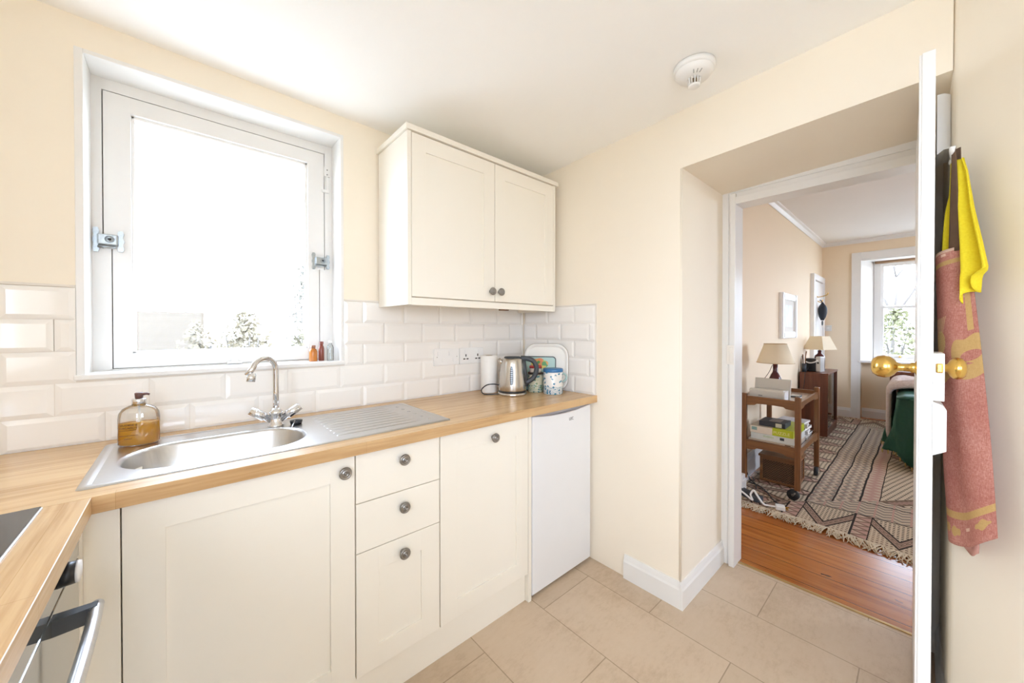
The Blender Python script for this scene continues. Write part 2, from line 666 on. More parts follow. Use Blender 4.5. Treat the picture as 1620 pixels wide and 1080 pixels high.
# bedroom shell
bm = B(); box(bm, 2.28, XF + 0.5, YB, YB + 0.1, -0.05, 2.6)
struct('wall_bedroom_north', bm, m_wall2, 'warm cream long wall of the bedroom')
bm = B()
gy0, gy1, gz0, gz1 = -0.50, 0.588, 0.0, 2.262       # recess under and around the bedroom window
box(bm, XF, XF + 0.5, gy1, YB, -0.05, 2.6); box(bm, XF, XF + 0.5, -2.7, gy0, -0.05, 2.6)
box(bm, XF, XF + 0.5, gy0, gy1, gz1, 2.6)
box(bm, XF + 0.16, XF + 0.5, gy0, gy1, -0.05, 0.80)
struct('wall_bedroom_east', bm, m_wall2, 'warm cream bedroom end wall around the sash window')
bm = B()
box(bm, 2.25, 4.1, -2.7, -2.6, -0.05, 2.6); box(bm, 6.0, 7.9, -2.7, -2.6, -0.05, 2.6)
box(bm, 4.1, 6.0, -2.7, -2.6, -0.05, 0.9); box(bm, 4.1, 6.0, -2.7, -2.6, 2.15, 2.6)  # unseen opening added so more daylight fills the bedroom
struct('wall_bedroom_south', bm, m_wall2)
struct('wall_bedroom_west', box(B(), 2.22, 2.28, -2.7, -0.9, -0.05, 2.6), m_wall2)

# bedroom cornice and skirtings
cp = [(0, 0), (0, -0.045), (0.006, -0.05), (0.012, -0.04), (0.03, -0.018), (0.05, -0.012), (0.055, 0)]
bm = B(); prism(bm, [(YB - a, 2.551 + z) for a, z in cp], 'x', 2.28, XF)
prism(bm, [(XF - a, 2.551 + z) for a, z in cp], 'y', -2.6, YB)
struct('trim_4', bm, m_white2, 'white cornice around the bedroom ceiling')
bm = B()
prism(bm, [(YB - a, z) for a, z in skirt_profile(0.185, 0.02)], 'x', 2.3, 6.30)
struct('baseboard_bedroom_north', bm, m_white2, 'tall white skirting along the bedroom wall')
bm = B()
prism(bm, [(XF - a, z) for a, z in skirt_profile(0.135, 0.02)], 'y', 0.69, YB - 0.03)
prism(bm, [(XF + 0.16 - a, z) for a, z in skirt_profile(0.135, 0.02)], 'y', gy0, gy1)
struct('baseboard_bedroom_east', bm, m_white2, 'white skirting under the bedroom window')

# bedroom window: architrave, lining, sill, sash window
bm = B()
box(bm, XF - 0.022, XF + 0.01, 0.588, 0.690, 0.0, 2.366, 0.004)
box(bm, XF - 0.022, XF + 0.01, -0.60, -0.498, 0.0, 2.366, 0.004)
box(bm, XF - 0.022, XF + 0.01, -0.498, 0.588, 2.262, 2.366, 0.004)
struct('trim_6', bm, m_white2, 'wide white architrave around the bedroom window')
bm = B()
prism(bm, [(XF - 0.01, 0.588), (XF + 0.28, 0.47), (XF + 0.28, 0.60), (XF - 0.01, 0.60)], 'z', 0.83, 2.262)
prism(bm, [(XF - 0.01, -0.498), (XF + 0.28, -0.40), (XF + 0.28, -0.51), (XF - 0.01, -0.51)], 'z', 0.83, 2.262)
box(bm, XF - 0.01, XF + 0.27, -0.498, 0.588, 2.245, 2.27)
box(bm, XF - 0.035, XF + 0.28, -0.51, 0.605, 0.80, 0.832, 0.006)
struct('trim_7', bm, m_white2, 'white splayed lining and sill of the bedroom window')
bm = B()
fx0, fx1 = XF + 0.25, XF + 0.33
box(bm, fx0, fx1, 0.405, 0.475, 0.83, 2.25); box(bm, fx0, fx1, -0.41, -0.34, 0.83, 2.25)
box(bm, fx0, fx1, -0.35, 0.41, 2.20, 2.25); box(bm, fx0, fx1, -0.35, 0.41, 0.83, 0.872)
w2 = struct('window_2', bm, m_white2, 'white bedroom sash window at the far end')
for zz0, zz1, dx in ((1.57, 2.20, 0.03), (0.872, 1.60, 0.0)):
    bm = B()
    a, b = fx0 + 0.012 + dx, fx0 + 0.042 + dx
    box(bm, a, b, 0.375, 0.408, zz0, zz1, 0.004); box(bm, a, b, -0.345, -0.312, zz0, zz1, 0.004)
    box(bm, a, b, -0.315, 0.378, zz1 - 0.032, zz1, 0.004); box(bm, a, b, -0.315, 0.378, zz0, zz0 + 0.042, 0.004)
    sa = obj('sash', bm, m_white2, w2)
    obj('pane', box(B(), a + 0.013, a + 0.017, -0.315, 0.378, zz0 + 0.03, zz1 - 0.02), m_pane, sa)
bm = B(); tube(bm, [(fx0 + 0.01, 0.21, 0.885), (fx0 - 0.005, 0.21, 0.885), (fx0 - 0.008, 0.21, 0.90)], 0.012, 8)
obj('sash_lift', bm, m_brass, w2)
bm = B(); cyl(bm, (fx0 - 0.03, 0.465, 2.232), (fx0 - 0.03, -0.40, 2.232), 0.022, seg=16)
tag(obj('roller_blind', bm, plain('tan_blind_cloth', (0.36, 0.22, 0.12), 0.8)), 'rolled-up tan blind at the top of the bedroom window', 'blind')

# bedroom door on the long wall near the far corner
bm = B(); box(bm, 6.42, 7.06, YB - 0.03, YB + 0.02, 0.0, 1.94, 0.004)
d2 = struct('door_2', bm, m_white2, 'white bedroom door in the long wall near the far corner')
bm = B()
box(bm, 6.33, 6.42, YB - 0.045, YB, 0, 1.95, 0.004); box(bm, 7.06, 7.14, YB - 0.045, YB, 0, 1.95, 0.004); box(bm, 6.33, 7.14, YB - 0.045, YB, 1.95, 2.03, 0.004)
obj('architrave', bm, m_white2, d2)
bm = B(); box(bm, 6.52, 6.95, YB - 0.036, YB - 0.028, 1.05, 1.72, 0.004); box(bm, 6.52, 6.95, YB - 0.036, YB - 0.028, 0.25, 0.9, 0.004)
obj('raised_panel', bm, m_white2, d2)

# ------------------------------------------------------------------ kitchen window
FY = 1.90
bm = B()
box(bm, -0.245, -0.2075, FY, 2.0, 1.552, WZ1); box(bm, -0.245, -0.1865, FY, 2.0, WZ0, 1.552)
box(bm, 0.504, 0.548, FY, 2.0, 1.552, WZ1); box(bm, 0.482, 0.548, FY, 2.0, WZ0, 1.552)
box(bm, -0.208, 0.505, FY, 2.0, 2.103, WZ1 + 0.006)
box(bm, -0.19, 0.49, FY, 2.0, WZ0 - 0.006, 1.1305)
w1 = struct('window_1', bm, m_white, 'white casement window over the sink')
bm = B()
box(bm, -0.215, 0.51, FY + 0.045, FY + 0.07, 2.09, 2.12); box(bm, -0.215, -0.175, FY + 0.045, FY + 0.07, 1.13, 2.10)
box(bm, 0.47, 0.515, FY + 0.045, FY + 0.07, 1.13, 2.10); box(bm, -0.215, 0.51, FY + 0.045, FY + 0.07, 1.125, 1.14)
obj('gap_shade_strip', bm, plain('gap_shade_tone', (0.22, 0.18, 0.15), 0.7), w1)  # dark strip behind the sash gaps, their shade put into its colour
bm = B()
s0, s1 = FY - 0.001, FY + 0.04
box(bm, -0.2045, -0.137, s0, s1, 1.552, 2.100, 0.001); box(bm, -0.1835, -0.137, s0, s1, 1.1335, 1.5525, 0.001)
box(bm, 0.432, 0.501, s0, s1, 1.552, 2.100, 0.001); box(bm, 0.432, 0.479, s0, s1, 1.1335, 1.5525, 0.001)
box(bm, -0.138, 0.433, s0, s1, 2.042, 2.100, 0.001); box(bm, -0.138, 0.433, s0, s1, 1.1335, 1.184, 0.001)
sash = obj('sash', bm, m_white, w1)
bm = B()
for q in ((-0.139, -0.127, 1.183, 2.043), (0.421, 0.434, 1.183, 2.043)):
    box(bm, q[0], q[1], FY + 0.012, FY + 0.026, q[2], q[3], 0.003)
box(bm, -0.139, 0.434, FY + 0.012, FY + 0.026, 2.031, 2.043, 0.003); box(bm, -0.139, 0.434, FY + 0.012, FY + 0.026, 1.183, 1.192, 0.003)
obj('glazing_bead', bm, m_white, sash)
obj('pane', box(B(), -0.137, 0.432, FY + 0.019, FY + 0.023, 1.184, 2.042), m_pane, sash)
m_zinc = plain('zinc_plated_metal', (0.42, 0.46, 0.48), 0.28, 0.9, var=0.25, scale=120)
def fastener(xa, xb, zc, s=1.0):
    bm = B()
    y = FY - 0.004
    for xx, k in ((xa, 1.0), (xb, 0.86)):
        prof = [(xx + dx * 0.009 * s, zc + dz * 0.042 * k * s) for dx, dz in
                ((-.55, -1), (.55, -1), (.9, -.75), (.55, -.35), (1, 0), (.55, .35), (.9, .75), (.55, 1), (-.55, 1), (-.9, .75), (-.55, .35), (-1, 0), (-.55, -.35), (-.9, -.75))]
        prism(bm, prof, 'y', y - 0.004, y + 0.005)
    box(bm, xa + 0.004, xb - 0.006, y - 0.017, y + 0.004, zc - 0.017 * s, zc + 0.020 * s, 0.004)
    cyl(bm, ((xa + xb) / 2 + 0.004, y - 0.02, zc + 0.002), ((xa + xb) / 2 + 0.004, y + 0.002, zc + 0.002), 0.012 * s)
    cyl(bm, (xa + 0.004, y - 0.008, zc - 0.024 * s), (xb - 0.012, y - 0.008, zc - 0.022 * s), 0.004)
    o = obj('sash_fastener', bm, m_zinc, w1)
    bm = B(); cyl(bm, ((xa + xb) / 2 + 0.004, y - 0.0215, zc + 0.002), ((xa + xb) / 2 + 0.004, y - 0.0195, zc + 0.002), 0.0045, seg=12)
    obj('screw_head', bm, m_black, o)
fastener(-0.222, -0.163, 1.58)
fastener(0.455, 0.516, 1.590, 0.92)
bm = B()
box(bm, 0.508, 0.518, FY - 0.008, FY + 0.002, 1.92, 2.035, 0.002); box(bm, 0.500, 0.526, FY - 0.010, FY, 1.995, 2.04, 0.003)
box(bm, 0.49, 0.522, FY - 0.012, FY, 1.918, 1.932, 0.003)
hg = obj('casement_hinge', bm, m_white, w1)
bm = B()
for zz in (2.026, 2.004): cyl(bm, (0.513, FY - 0.0115, zz), (0.513, FY - 0.009, zz), 0.003, seg=8)
obj('screw_head', bm, m_pewter, hg)
bm = B()
box(bm, 0.10, 0.21, FY - 0.006, FY + 0.001, 1.158, 1.163, 0.001); box(bm, 0.145, 0.168, FY - 0.014, FY, 1.132, 1.158, 0.003)
box(bm, 0.132, 0.182, FY - 0.016, FY, 1.1305, 1.140, 0.003)
obj('sash_catch', bm, m_white, w1)

# ------------------------------------------------------------------ bevelled tile splashbacks
def tiles(boxes_of, place, name, label, rows, u_min, u_max, cut=None):
    bm = B()
    W, H, G = 0.206, 0.1, 0.0016
    for r, z0 in rows:
        u = r
        while u > u_min: u -= W
        while u < u_max:
            a, b = max(u + G / 2, u_min), min(u + W - G / 2, u_max)
            z1 = z0 + H - G
            segs = [(a, b, z0, z1)]
            if cut:
                segs = cut(a, b, z0, z1)
            for (a, b, c0, c1) in segs:
                if b - a < 0.012 or c1 - c0 < 0.008: continue
                k = min(0.014, (b - a) * 0.3, (c1 - c0) * 0.35)
                o = [(a, c0), (b, c0), (b, c1), (a, c1)]
                i = [(a + k, c0 + k), (b - k, c0 + k), (b - k, c1 - k), (a + k, c1 - k)]
                e = [bm.verts.new(place(p, q, 0.000)) for p, q in o]
                O = [bm.verts.new(place(p, q, 0.0042)) for p, q in o]
                I = [bm.verts.new(place(p, q, 0.0078)) for p, q in i]
                for t in range(4):
                    n = (t + 1) % 4
                    bm.faces.new([e[t], e[n], O[n], O[t]])
                    bm.faces.new([O[t], O[n], I[n], I[t]])
                bm.faces.new(I)
            u += W
    bmesh.ops.recalc_face_normals(bm, faces=bm.faces[:])
    o = obj(name, bm, m_tile)
    o['kind'] = 'structure'
    o['label'] = label
    return o

TZ = [(-0.19, 0.9055), (-0.294, 1.0045), (-0.19, 1.1035), (-0.294, 1.2025), (-0.19, 1.3015)]
def cutwin(a, b, z0, z1):
    """leave the window opening free"""
    out = []
    X0, X1, Z0 = ox0, ox1, oz0 - 0.001
    if z1 <= Z0 or b <= X0 or a >= X1: return [(a, b, z0, z1)]
    if z0 < Z0: out.append((max(a, X0), min(b, X1), z0, Z0))
    if a < X0: out.append((a, X0, z0, z1))
    if b > X1: out.append((X1, b, z0, z1))
    return out
tiles(None, lambda u, z, d: (u, YN - 0.001 - d, z), 'wall_tiles_north', 'white bevelled metro tiles behind the sink', TZ, -0.79, XE - 0.009, cutwin)
tiles(None, lambda u, z, d: (XE - 0.001 - d, u, z), 'wall_tiles_east', 'white bevelled metro tiles beside the end of the worktop', [(u + 0.09, z + 0.004) for u, z in TZ], 1.197, YN - 0.009)
bm = B()
box(bm, XE - 0.006, XE, 1.19, 1.197, 0.91, 1.41, 0.001)
box(bm, -0.79, WX0 - 0.019, YN - 0.007, YN, 1.401, 1.409, 0.001); box(bm, WX1 + 0.014, XE - 0.001, YN - 0.007, YN, 1.401, 1.409, 0.001)
box(bm, XE - 0.007, XE, 1.19, YN, 1.405, 1.412, 0.001)
box(bm, -0.79, XE, YN - 0.0045, YN - 0.0001, 0.905, oz0)
struct('trim_8', bm, m_grout, 'pale edging strip and grout around the metro tiles')

# ================================================================== KITCHEN UNITS
FR = 1.215                     # front face of the doors

def shaker(bm, x0, x1, z0, z1, y, st, top=None, bot=None, t=0.02, rec=0.006, wide=None):
    """framed door front: stiles, rails and a sunken panel; wide is the top rail's height"""
    top = top or st; bot = bot or st
    y1 = y + t
    box(bm, x0, x0 + st, y, y1, z0, z1, 0.0012); box(bm, x1 - st, x1, y, y1, z0, z1, 0.0012)
    box(bm, x0 + st - .0012, x1 - st + .0012, y + 0.0002, y1, z1 - top, z1, 0.0010); box(bm, x0 + st - .0012, x1 - st + .0012, y + 0.0002, y1, z0, z0 + bot, 0.0010)
    box(bm, x0 + st - 0.004, x1 - st + 0.004, y + rec, y1 - 0.002, z0 + bot - 0.004, z1 - top + 0.004)
    return bm

KNOB = [(0, 0.0), (0.009, 0.0), (0.0085, -0.004), (0.0065, -0.010), (0.0075, -0.015), (0.0185, -0.0165), (0.0195, -0.020), (0.0185, -0.024), (0.0150, -0.0262), (0.0135, -0.0245),
        (0.0105, -0.0245), (0.0095, -0.0268), (0.0062, -0.0268), (0.0052, -0.0245), (0.0030, -0.0245), (0.0026, -0.0285), (0, -0.0287)]
def knob(x, y, z, parent):
    return obj('knob', lathe(B(), KNOB, (x, y, z), 28, 'y'), m_pewter, parent)

def carcass(x0, x1, top=0.865):
    bm = B()
    t = 0.016
    box(bm, x0, x0 + t, FR + 0.022, 1.755, 0.135, top); box(bm, x1 - t, x1, FR + 0.022, 1.755, 0.135, top)
    box(bm, x0 + t, x1 - t, FR + 0.022, 1.755, 0.135, 0.151); box(bm, x0 + t, x1 - t, 1.745, 1.755, 0.151, top)
    box(bm, x0 + t, x1 - t, FR + 0.022, FR + 0.06, top - 0.016, top)
    return bm

ZT, ZB = 0.866, 0.137
c1 = root('sink_cabinet', (0.15, 1.48, 0.135), 'ivory cabinet with one wide framed door under the sink', 'cabinet', 'base cabinets along the window wall')
obj('carcass', carcass(-0.108, 0.4085), m_ivory_in, c1)
d = obj('door', shaker(B(), -0.107, 0.4085, ZB, ZT, FR, 0.073, rec=0.008), m_ivory, c1)
knob(0.374, FR, 0.822, d)

c2 = root('drawer_cabinet', (0.565, 1.48, 0.135), 'narrow ivory cabinet with two drawers over a small framed drawer front', 'cabinet', 'base cabinets along the window wall')
obj('carcass', carcass(0.411, 0.7205), m_ivory_in, c2)
for z0, z1, zk in ((0.7065, ZT, 0.818), (0.5435, 0.7035, 0.652)):
    d = obj('drawer', box(B(), 0.4125, 0.7185, FR, FR + 0.02, z0, z1, 0.0015), m_ivory, c2)
    knob(0.571, FR, zk, d)
d = obj('drawer', shaker(B(), 0.4125, 0.7185, ZB, 0.5405, FR, 0.075, 0.075, 0.075), m_ivory, c2)
knob(0.571, FR, 0.491, d)

c3 = root('appliance_cabinet', (0.955, 1.48, 0.135), 'ivory cabinet with a tall framed door between the drawers and the white fridge', 'cabinet', 'base cabinets along the window wall')
obj('carcass', carcass(0.723, 1.187), m_ivory_in, c3)
d = obj('door', shaker(B(), 0.7235, 1.1865, ZB, ZT, FR, 0.073, rec=0.006), m_ivory, c3)
knob(0.978, FR, 0.814, d)

solo('corner_post', box(B(), -0.1665, -0.1095, FR, FR + 0.02, 0.0, 0.866, 0.0015), m_ivory, 'ivory filler strip in the corner left of the sink cabinet door', 'filler panel')
solo('end_panel', box(B(), 1.190, 1.2085, FR, 1.755, 0.0, 0.868, 0.001), m_ivory, 'thin ivory end panel beside the white fridge', 'panel')
solo('plinth_board', box(B(), -0.1475, 1.1885, FR + 0.023, FR + 0.038, 0.0, 0.133, 0.001), m_ivory, 'long ivory plinth board under the base cabinets', 'plinth')

# worktop: L-shaped, with the cut-out for the sink bowl
wt = root('worktop', (0.77, 1.48, 0.873), 'light oak L-shaped kitchen worktop with a square front edge', 'worktop')
bm = B()
z0, z1, yf, yb = 0.873, 0.910, 1.187, YN - 0.0095
bx0, bx1, by0, by1 = -0.150, 0.332, 1.295, 1.603
box(bm, -0.150, XE - 0.001 + 0.004, yf, by0, z0, z1)
box(bm, -0.79, XE - 0.010, by1, yb, z0, z1)
box(bm, bx1, XE - 0.010, by0, by1, z0, z1)
box(bm, -0.79, bx0, yf, by1, z0, z1)
obj('main_run', bm, m_oak_x, wt)
obj('left_leg', box(B(), -0.79, -0.1485, 0.08, yf, z0, z1 - 0.0002, 0.0014), m_oak_y, wt)

# inset stainless sink
sk = root('inset_sink', (0.3, 1.47, 0.911), 'stainless steel inset sink with ribbed drainer to its right', 'sink')
def rrect(x0, x1, y0, y1, r, n=8):
    pts = []
    for cx, cy, a in ((x1 - r, y1 - r, 0), (x0 + r, y1 - r, 90), (x0 + r, y0 + r, 180), (x1 - r, y0 + r, 270)):
        for k in range(n + 1):
            t = R(a + 90 * k / n)
            pts.append((cx + r * cos(t), cy + r * sin(t)))
    return pts
def loop(bm, pts, z): return [bm.verts.new((p[0], p[1], z)) for p in pts]
def bridge(bm, a, b, smooth=False):
    n = len(a)
    for i in range(n):
        j = (i + 1) % n
        f = bm.faces.new([a[i], a[j], b[j], b[i]]); f.smooth = smooth
sx0, sx1, sy0, sy1 = -0.182, 0.795, 1.250, 1.686
bm = B()
N = 8
o0 = loop(bm, rrect(sx0, sx1, sy0, sy1, 0.012, N), 0.9103)
o1 = loop(bm, rrect(sx0 + .004, sx1 - .004, sy0 + .004, sy1 - .004, 0.012, N), 0.9142)
o2 = loop(bm, rrect(sx0 + .016, sx1 - .016, sy0 + .014, sy1 - .014, 0.016, N), 0.9142)
o3 = loop(bm, rrect(sx0 + .022, sx1 - .022, sy0 + .020, sy1 - .020, 0.018, N), 0.9118)
b0 = loop(bm, rrect(-0.135, 0.318, 1.310, 1.590, 0.125, N), 0.9118)
b1 = loop(bm, rrect(-0.131, 0.314, 1.314, 1.586, 0.122, N), 0.9105)
b2 = loop(bm, rrect(-0.126, 0.309, 1.319, 1.581, 0.118, N), 0.902)
b3 = loop(bm, rrect(-0.118, 0.301, 1.327, 1.573, 0.112, N), 0.80)
b4 = loop(bm, rrect(-0.105, 0.288, 1.340, 1.560, 0.10, N), 0.766)
b5 = loop(bm, rrect(-0.08, 0.263, 1.365, 1.535, 0.08, N), 0.756)
for a, b in ((o0, o1), (o1, o2), (o2, o3)): bridge(bm, a, b, True)
bridge(bm, o3, b0)
for a, b in ((b0, b1), (b1, b2), (b2, b3), (b3, b4), (b4, b5)): bridge(bm, a, b, True)
bm.faces.new(b5)
bmesh.ops.recalc_face_normals(bm, faces=bm.faces[:])
bmesh.ops.reverse_faces(bm, faces=bm.faces[:])
obj('sink_bowl', bm, m_steel, sk)
for k in range(9):
    yy = 1.318 + k * 0.040
    bm = B(); tube(bm, smoothline([(0.385, yy, 0.9088), (0.42, yy, 0.9104), (0.62, yy, 0.9104), (0.70, yy, 0.9088)], 3), 0.0034, 8)
    obj('drainer_rib', bm, m_steel, sk)
for k in range(6):
    yy = 1.325 + k * 0.058
    obj('drainer_dimple', lathe(B(), [(0.009, 0.911), (0.007, 0.9135), (0, 0.9142)], (0.735, yy, 0), 14), m_steel, sk)
bm = B(); lathe(bm, [(0.03, 0.7568), (0.028, 0.759), (0.02, 0.7575), (0, 0.7572)], (0.06, 1.45, 0), 20)
obj('drain', bm, m_chrome, sk)
bm = B(); lathe(bm, [(0.0, -0.001), (0.016, -0.001), (0.016, -0.004), (0.008, -0.005), (0, -0.0055)], (0, 0, 0), 16, 'x')
bmesh.ops.translate(bm, verts=bm.verts[:], vec=(0.3045, 1.44, 0.865))
obj('overflow', bm, m_chrome, sk)

# mixer tap
tp = root('mixer_tap', (0.256, 1.606, 0.912), 'tall chrome swan-neck mixer tap with two lever heads', 'tap')
tx, ty = 0.256, 1.606
bm = B(); lathe(bm, [(0, 0.912), (0.027, 0.912), (0.027, 0.917), (0.021, 0.921), (0.020, 0.955), (0.022, 0.958), (0.022, 0.966), (0.016, 0.972), (0.013, 0.978), (0, 0.978)], (tx, ty, 0), 24)
obj('body', bm, m_chrome, tp)
dx, dy = -0.80, -0.60
ptsl = [(tx, ty, 0.965), (tx, ty, 1.04), (tx, ty, 1.118)]
rr = 0.050
for k in range(1, 11):
    a = pi * k / 11 * 0.98
    ptsl.append((tx + dx * rr * (1 - cos(a)), ty + dy * rr * (1 - cos(a)), 1.118 + rr * sin(a)))
ptsl.append((tx + dx * 0.118, ty + dy * 0.101, 1.112))
bm = B(); tube(bm, ptsl, 0.0098, 14)
sp = obj('spout', bm, m_chrome, tp)
bm = B(); cyl(bm, (tx + dx * .1, ty + dy * .1, 1.118), (tx + dx * .105, ty + dy * .105, 1.090), 0.0135)
obj('aerator', bm, m_chrome, sp)
for s in (-1, 1):
    ux, uy = s * 0.985, -s * 0.17
    bm = B()
    p0 = (tx + ux * 0.014, ty + uy * 0.014, 0.934); p1 = (tx + ux * 0.034, ty + uy * 0.034, 0.948)
    p2 = (tx + ux * 0.036, ty + uy * 0.036, 0.949); p3 = (tx + ux * 0.078, ty + uy * 0.078, 0.977)
    tube(bm, [p0, p1, p2, p3], [0.012, 0.012, 0.0165, 0.0150], 12)
    obj('tap_handle', bm, m_chrome, tp)

pl = root('sink_plug', (0.318, 1.585, 0.912), 'black rubber sink plug on a chain beside the tap', 'plug')
obj('stopper', lathe(B(), [(0, 0.912), (0.018, 0.912), (0.021, 0.922), (0.021, 0.926), (0.010, 0.928), (0, 0.930)], (0.318, 1.585, 0), 20), m_black, pl)
bm = B(); tube(bm, smoothline([(0.312, 1.575, 0.927), (0.300, 1.550, 0.917), (0.293, 1.535, 0.905), (0.288, 1.530, 0.86), (0.284, 1.527, 0.83)], 6), 0.0022, 6)
obj('chain', bm, m_chrome, pl)

# hob set in the left leg of the worktop
hb = root('hob', (-0.49, 0.9, 0.911), 'dark glass hob set into the left leg of the worktop', 'hob')
m_hob = plain('dark_hob_glass', (0.055, 0.050, 0.045), 0.12)
obj('glass_top', box(B(), -0.72, -0.214, 0.62, 1.178, 0.9105, 0.9155, 0.0015), m_hob, hb)
bm = B(); box(bm, -0.722, -0.2125, 0.618, 1.1795, 0.9100, 0.9125, 0.0008)
obj('rim', bm, m_steel, hb)
m_ring = plain('hob_print', (0.16, 0.15, 0.14), 0.3)
for cx, cy, r in ((-0.345, 1.05, 0.08), (-0.6, 1.05, 0.1), (-0.345, 0.76, 0.1), (-0.6, 0.76, 0.08)):
    bm = B(); lathe(bm, [(r, 0.9156), (r, 0.9158), (r - 0.003, 0.9158), (r - 0.003, 0.9156)], (cx, cy, 0), 40)
    obj('cooking_ring', bm, m_ring, hb)

# built-under oven on the left
OX = -0.166
ov = root('built_under_oven', (-0.45, 0.88, 0.13), 'built-under oven with mirrored glass and bar handle below the hob', 'oven')
obj('oven_body', box(B(), -0.74, OX - 0.022, 0.585, 1.165, 0.13, 0.868), m_grey_pl, ov)
m_mirror = plain('tinted_oven_glass', (0.42, 0.43, 0.42), 0.06, 0.85, var=0.01)
obj('control_panel', box(B(), OX - 0.022, OX, 0.585, 1.178, 0.797, 0.868, 0.002), m_mirror, ov)
dr = obj('oven_door', box(B(), OX - 0.022, OX, 0.585, 1.178, 0.14, 0.792, 0.002), m_mirror, ov)
kx = obj('knob', tube(B(), [(OX, 1.02, 0.832), (OX + 0.020, 1.02, 0.832)], [0.0205, 0.019], 24), m_black, ov)
bm = B(); tube(bm, [(OX + 0.020, 1.02, 0.832), (OX + 0.0245, 1.02, 0.832)], [0.019, 0.018], 24)
obj('knob_cap', bm, m_white_pl, kx)
bm = B(); tube(bm, smoothline([(OX + 0.046, 0.63, 0.772), (OX + 0.05, 0.75, 0.772), (OX + 0.05, 0.9, 0.772), (OX + 0.047, 0.995, 0.772)], 6), 0.0095, 14)
hd = obj('handle', bm, m_steel, dr)
for yy in (0.65, 0.978):
    bm = B(); prism(bm, [(OX - 0.001, yy - 0.012), (OX + 0.05, yy - 0.006), (OX + 0.05, yy + 0.010), (OX - 0.001, yy + 0.012)], 'z', 0.755, 0.782)
    obj('handle_bracket', bm, m_grey_pl, hd)
solo('filler_panel', box(B(), OX - 0.02, OX + 0.001, 1.180, 1.213, 0.0, 0.868, 0.001), m_ivory, 'slim ivory filler between the oven and the corner post', 'filler panel')
solo('oven_plinth', box(B(), OX - 0.03, OX - 0.045, 0.1, 1.175, 0.0, 0.128), m_ivory, 'ivory plinth board under the oven', 'plinth')
c4 = root('left_cabinet', (-0.45, 0.33, 0.135), 'ivory cabinet nearest the camera under the left worktop leg', 'cabinet')
obj('carcass', box(B(), -0.74, OX - 0.022, 0.1, 0.58, 0.135, 0.868), m_ivory_in, c4)
obj('door', box(B(), OX - 0.021, OX, 0.102, 0.578, 0.137, 0.866, 0.0015), m_ivory, c4)

# under-counter fridge
fg = root('fridge', (1.45, 1.5, 0.0), 'white under-counter fridge at the right end of the units', 'fridge')
obj('cabinet_body', box(B(), 1.222, 1.668, FR + 0.05, 1.75, 0.012, 0.855, 0.004), m_fridge, fg)
bm = B()
FD = FR + 0.004
# door with a shallow scooped grip along its top edge
for i, (a, b) in enumerate(((1.220, 1.672),)):
    prof = [(1.2195, 0.015), (1.672, 0.015), (1.672, 0.858), (1.655, 0.858), (1.615, 0.853), (1.55, 0.846), (1.45, 0.842), (1.34, 0.846), (1.275, 0.853), (1.236, 0.858), (1.2195, 0.858)]
    prism(bm, prof, 'y', FD, FD + 0.042)
bmesh.ops.bevel(bm, geom=[e for e in bm.edges if abs(e.verts[0].co.y - FD) < 1e-5 and abs(e.verts[1].co.y - FD) < 1e-5], offset=0.004, segments=3, profile=0.5, affect='EDGES')
fd = obj('fridge_door', bm, m_fridge, fg)
obj('grip_strip', box(B(), 1.235, 1.656, FD + 0.012, FD + 0.04, 0.846, 0.862, 0.002), plain('grey_trim_plastic', (0.36, 0.35, 0.37), 0.4), fd)
lettering('badge', 'LEC', 0.021, m_black, fd, frame_mat(Vector((1.505, FD - 0.0006, 0.806)) - OFF[fd.name], (1, 0, 0), (0, 0, 1)))
for xx in (1.25, 1.64):
    obj('foot', lathe(B(), [(0, 0), (0.018, 0), (0.018, 0.008), (0.012, 0.014), (0, 0.014)], (xx, FR + 0.09, 0), 14), m_black, fg)

# wall cabinet
YC = 1.455
wc = root('wall_cabinet', (1.18, 1.6, 1.375), 'ivory two-door wall cabinet hung beside the window', 'cabinet')
bm = B()
box(bm, 0.7085, 0.7265, YC, YN - 0.010, 1.377, 2.115, 0.001); box(bm, 1.628, 1.646, YC, YN - 0.010, 1.377, 2.115, 0.001)
box(bm, 0.7265, 1.628, YC + 0.024, YN - 0.010, 1.412, 1.428); box(bm, 0.7265, 1.628, YC + 0.024, YN - 0.010, 2.095, 2.112)
box(bm, 0.7265, 1.628, 1.745, YN - 0.011, 1.42, 2.10)
obj('carcass', bm, m_ivory, wc)
bm = B()
box(bm, 0.700, 1.664, YC - 0.008, YN - 0.003, 2.117, 2.141, 0.002)
obj('cornice', bm, m_ivory, wc)
obj('light_pelmet', box(B(), 0.7275, 1.645, YC + 0.002, YC + 0.02, 1.376, 1.4075, 0.001), m_ivory, wc)
d = obj('door', shaker(B(), 0.7285, 1.183, 1.4125, 2.112, YC, 0.068, rec=0.005), m_ivory, wc)
knob(1.157, YC, 1.462, d)
d = obj('door', shaker(B(), 1.1865, 1.6265, 1.4125, 2.112, YC, 0.068, rec=0.005), m_ivory, wc)
knob(1.213, YC, 1.462, d)
bm = B()
box(bm, 0.98, 1.06, 1.50, 1.54, 1.395, 1.412, 0.003)
obj('under_light', bm, m_pewter, wc)
obj('under_hook', box(B(), 1.27, 1.32, 1.50, 1.53, 1.372, 1.412, 0.003), m_teak, wc)

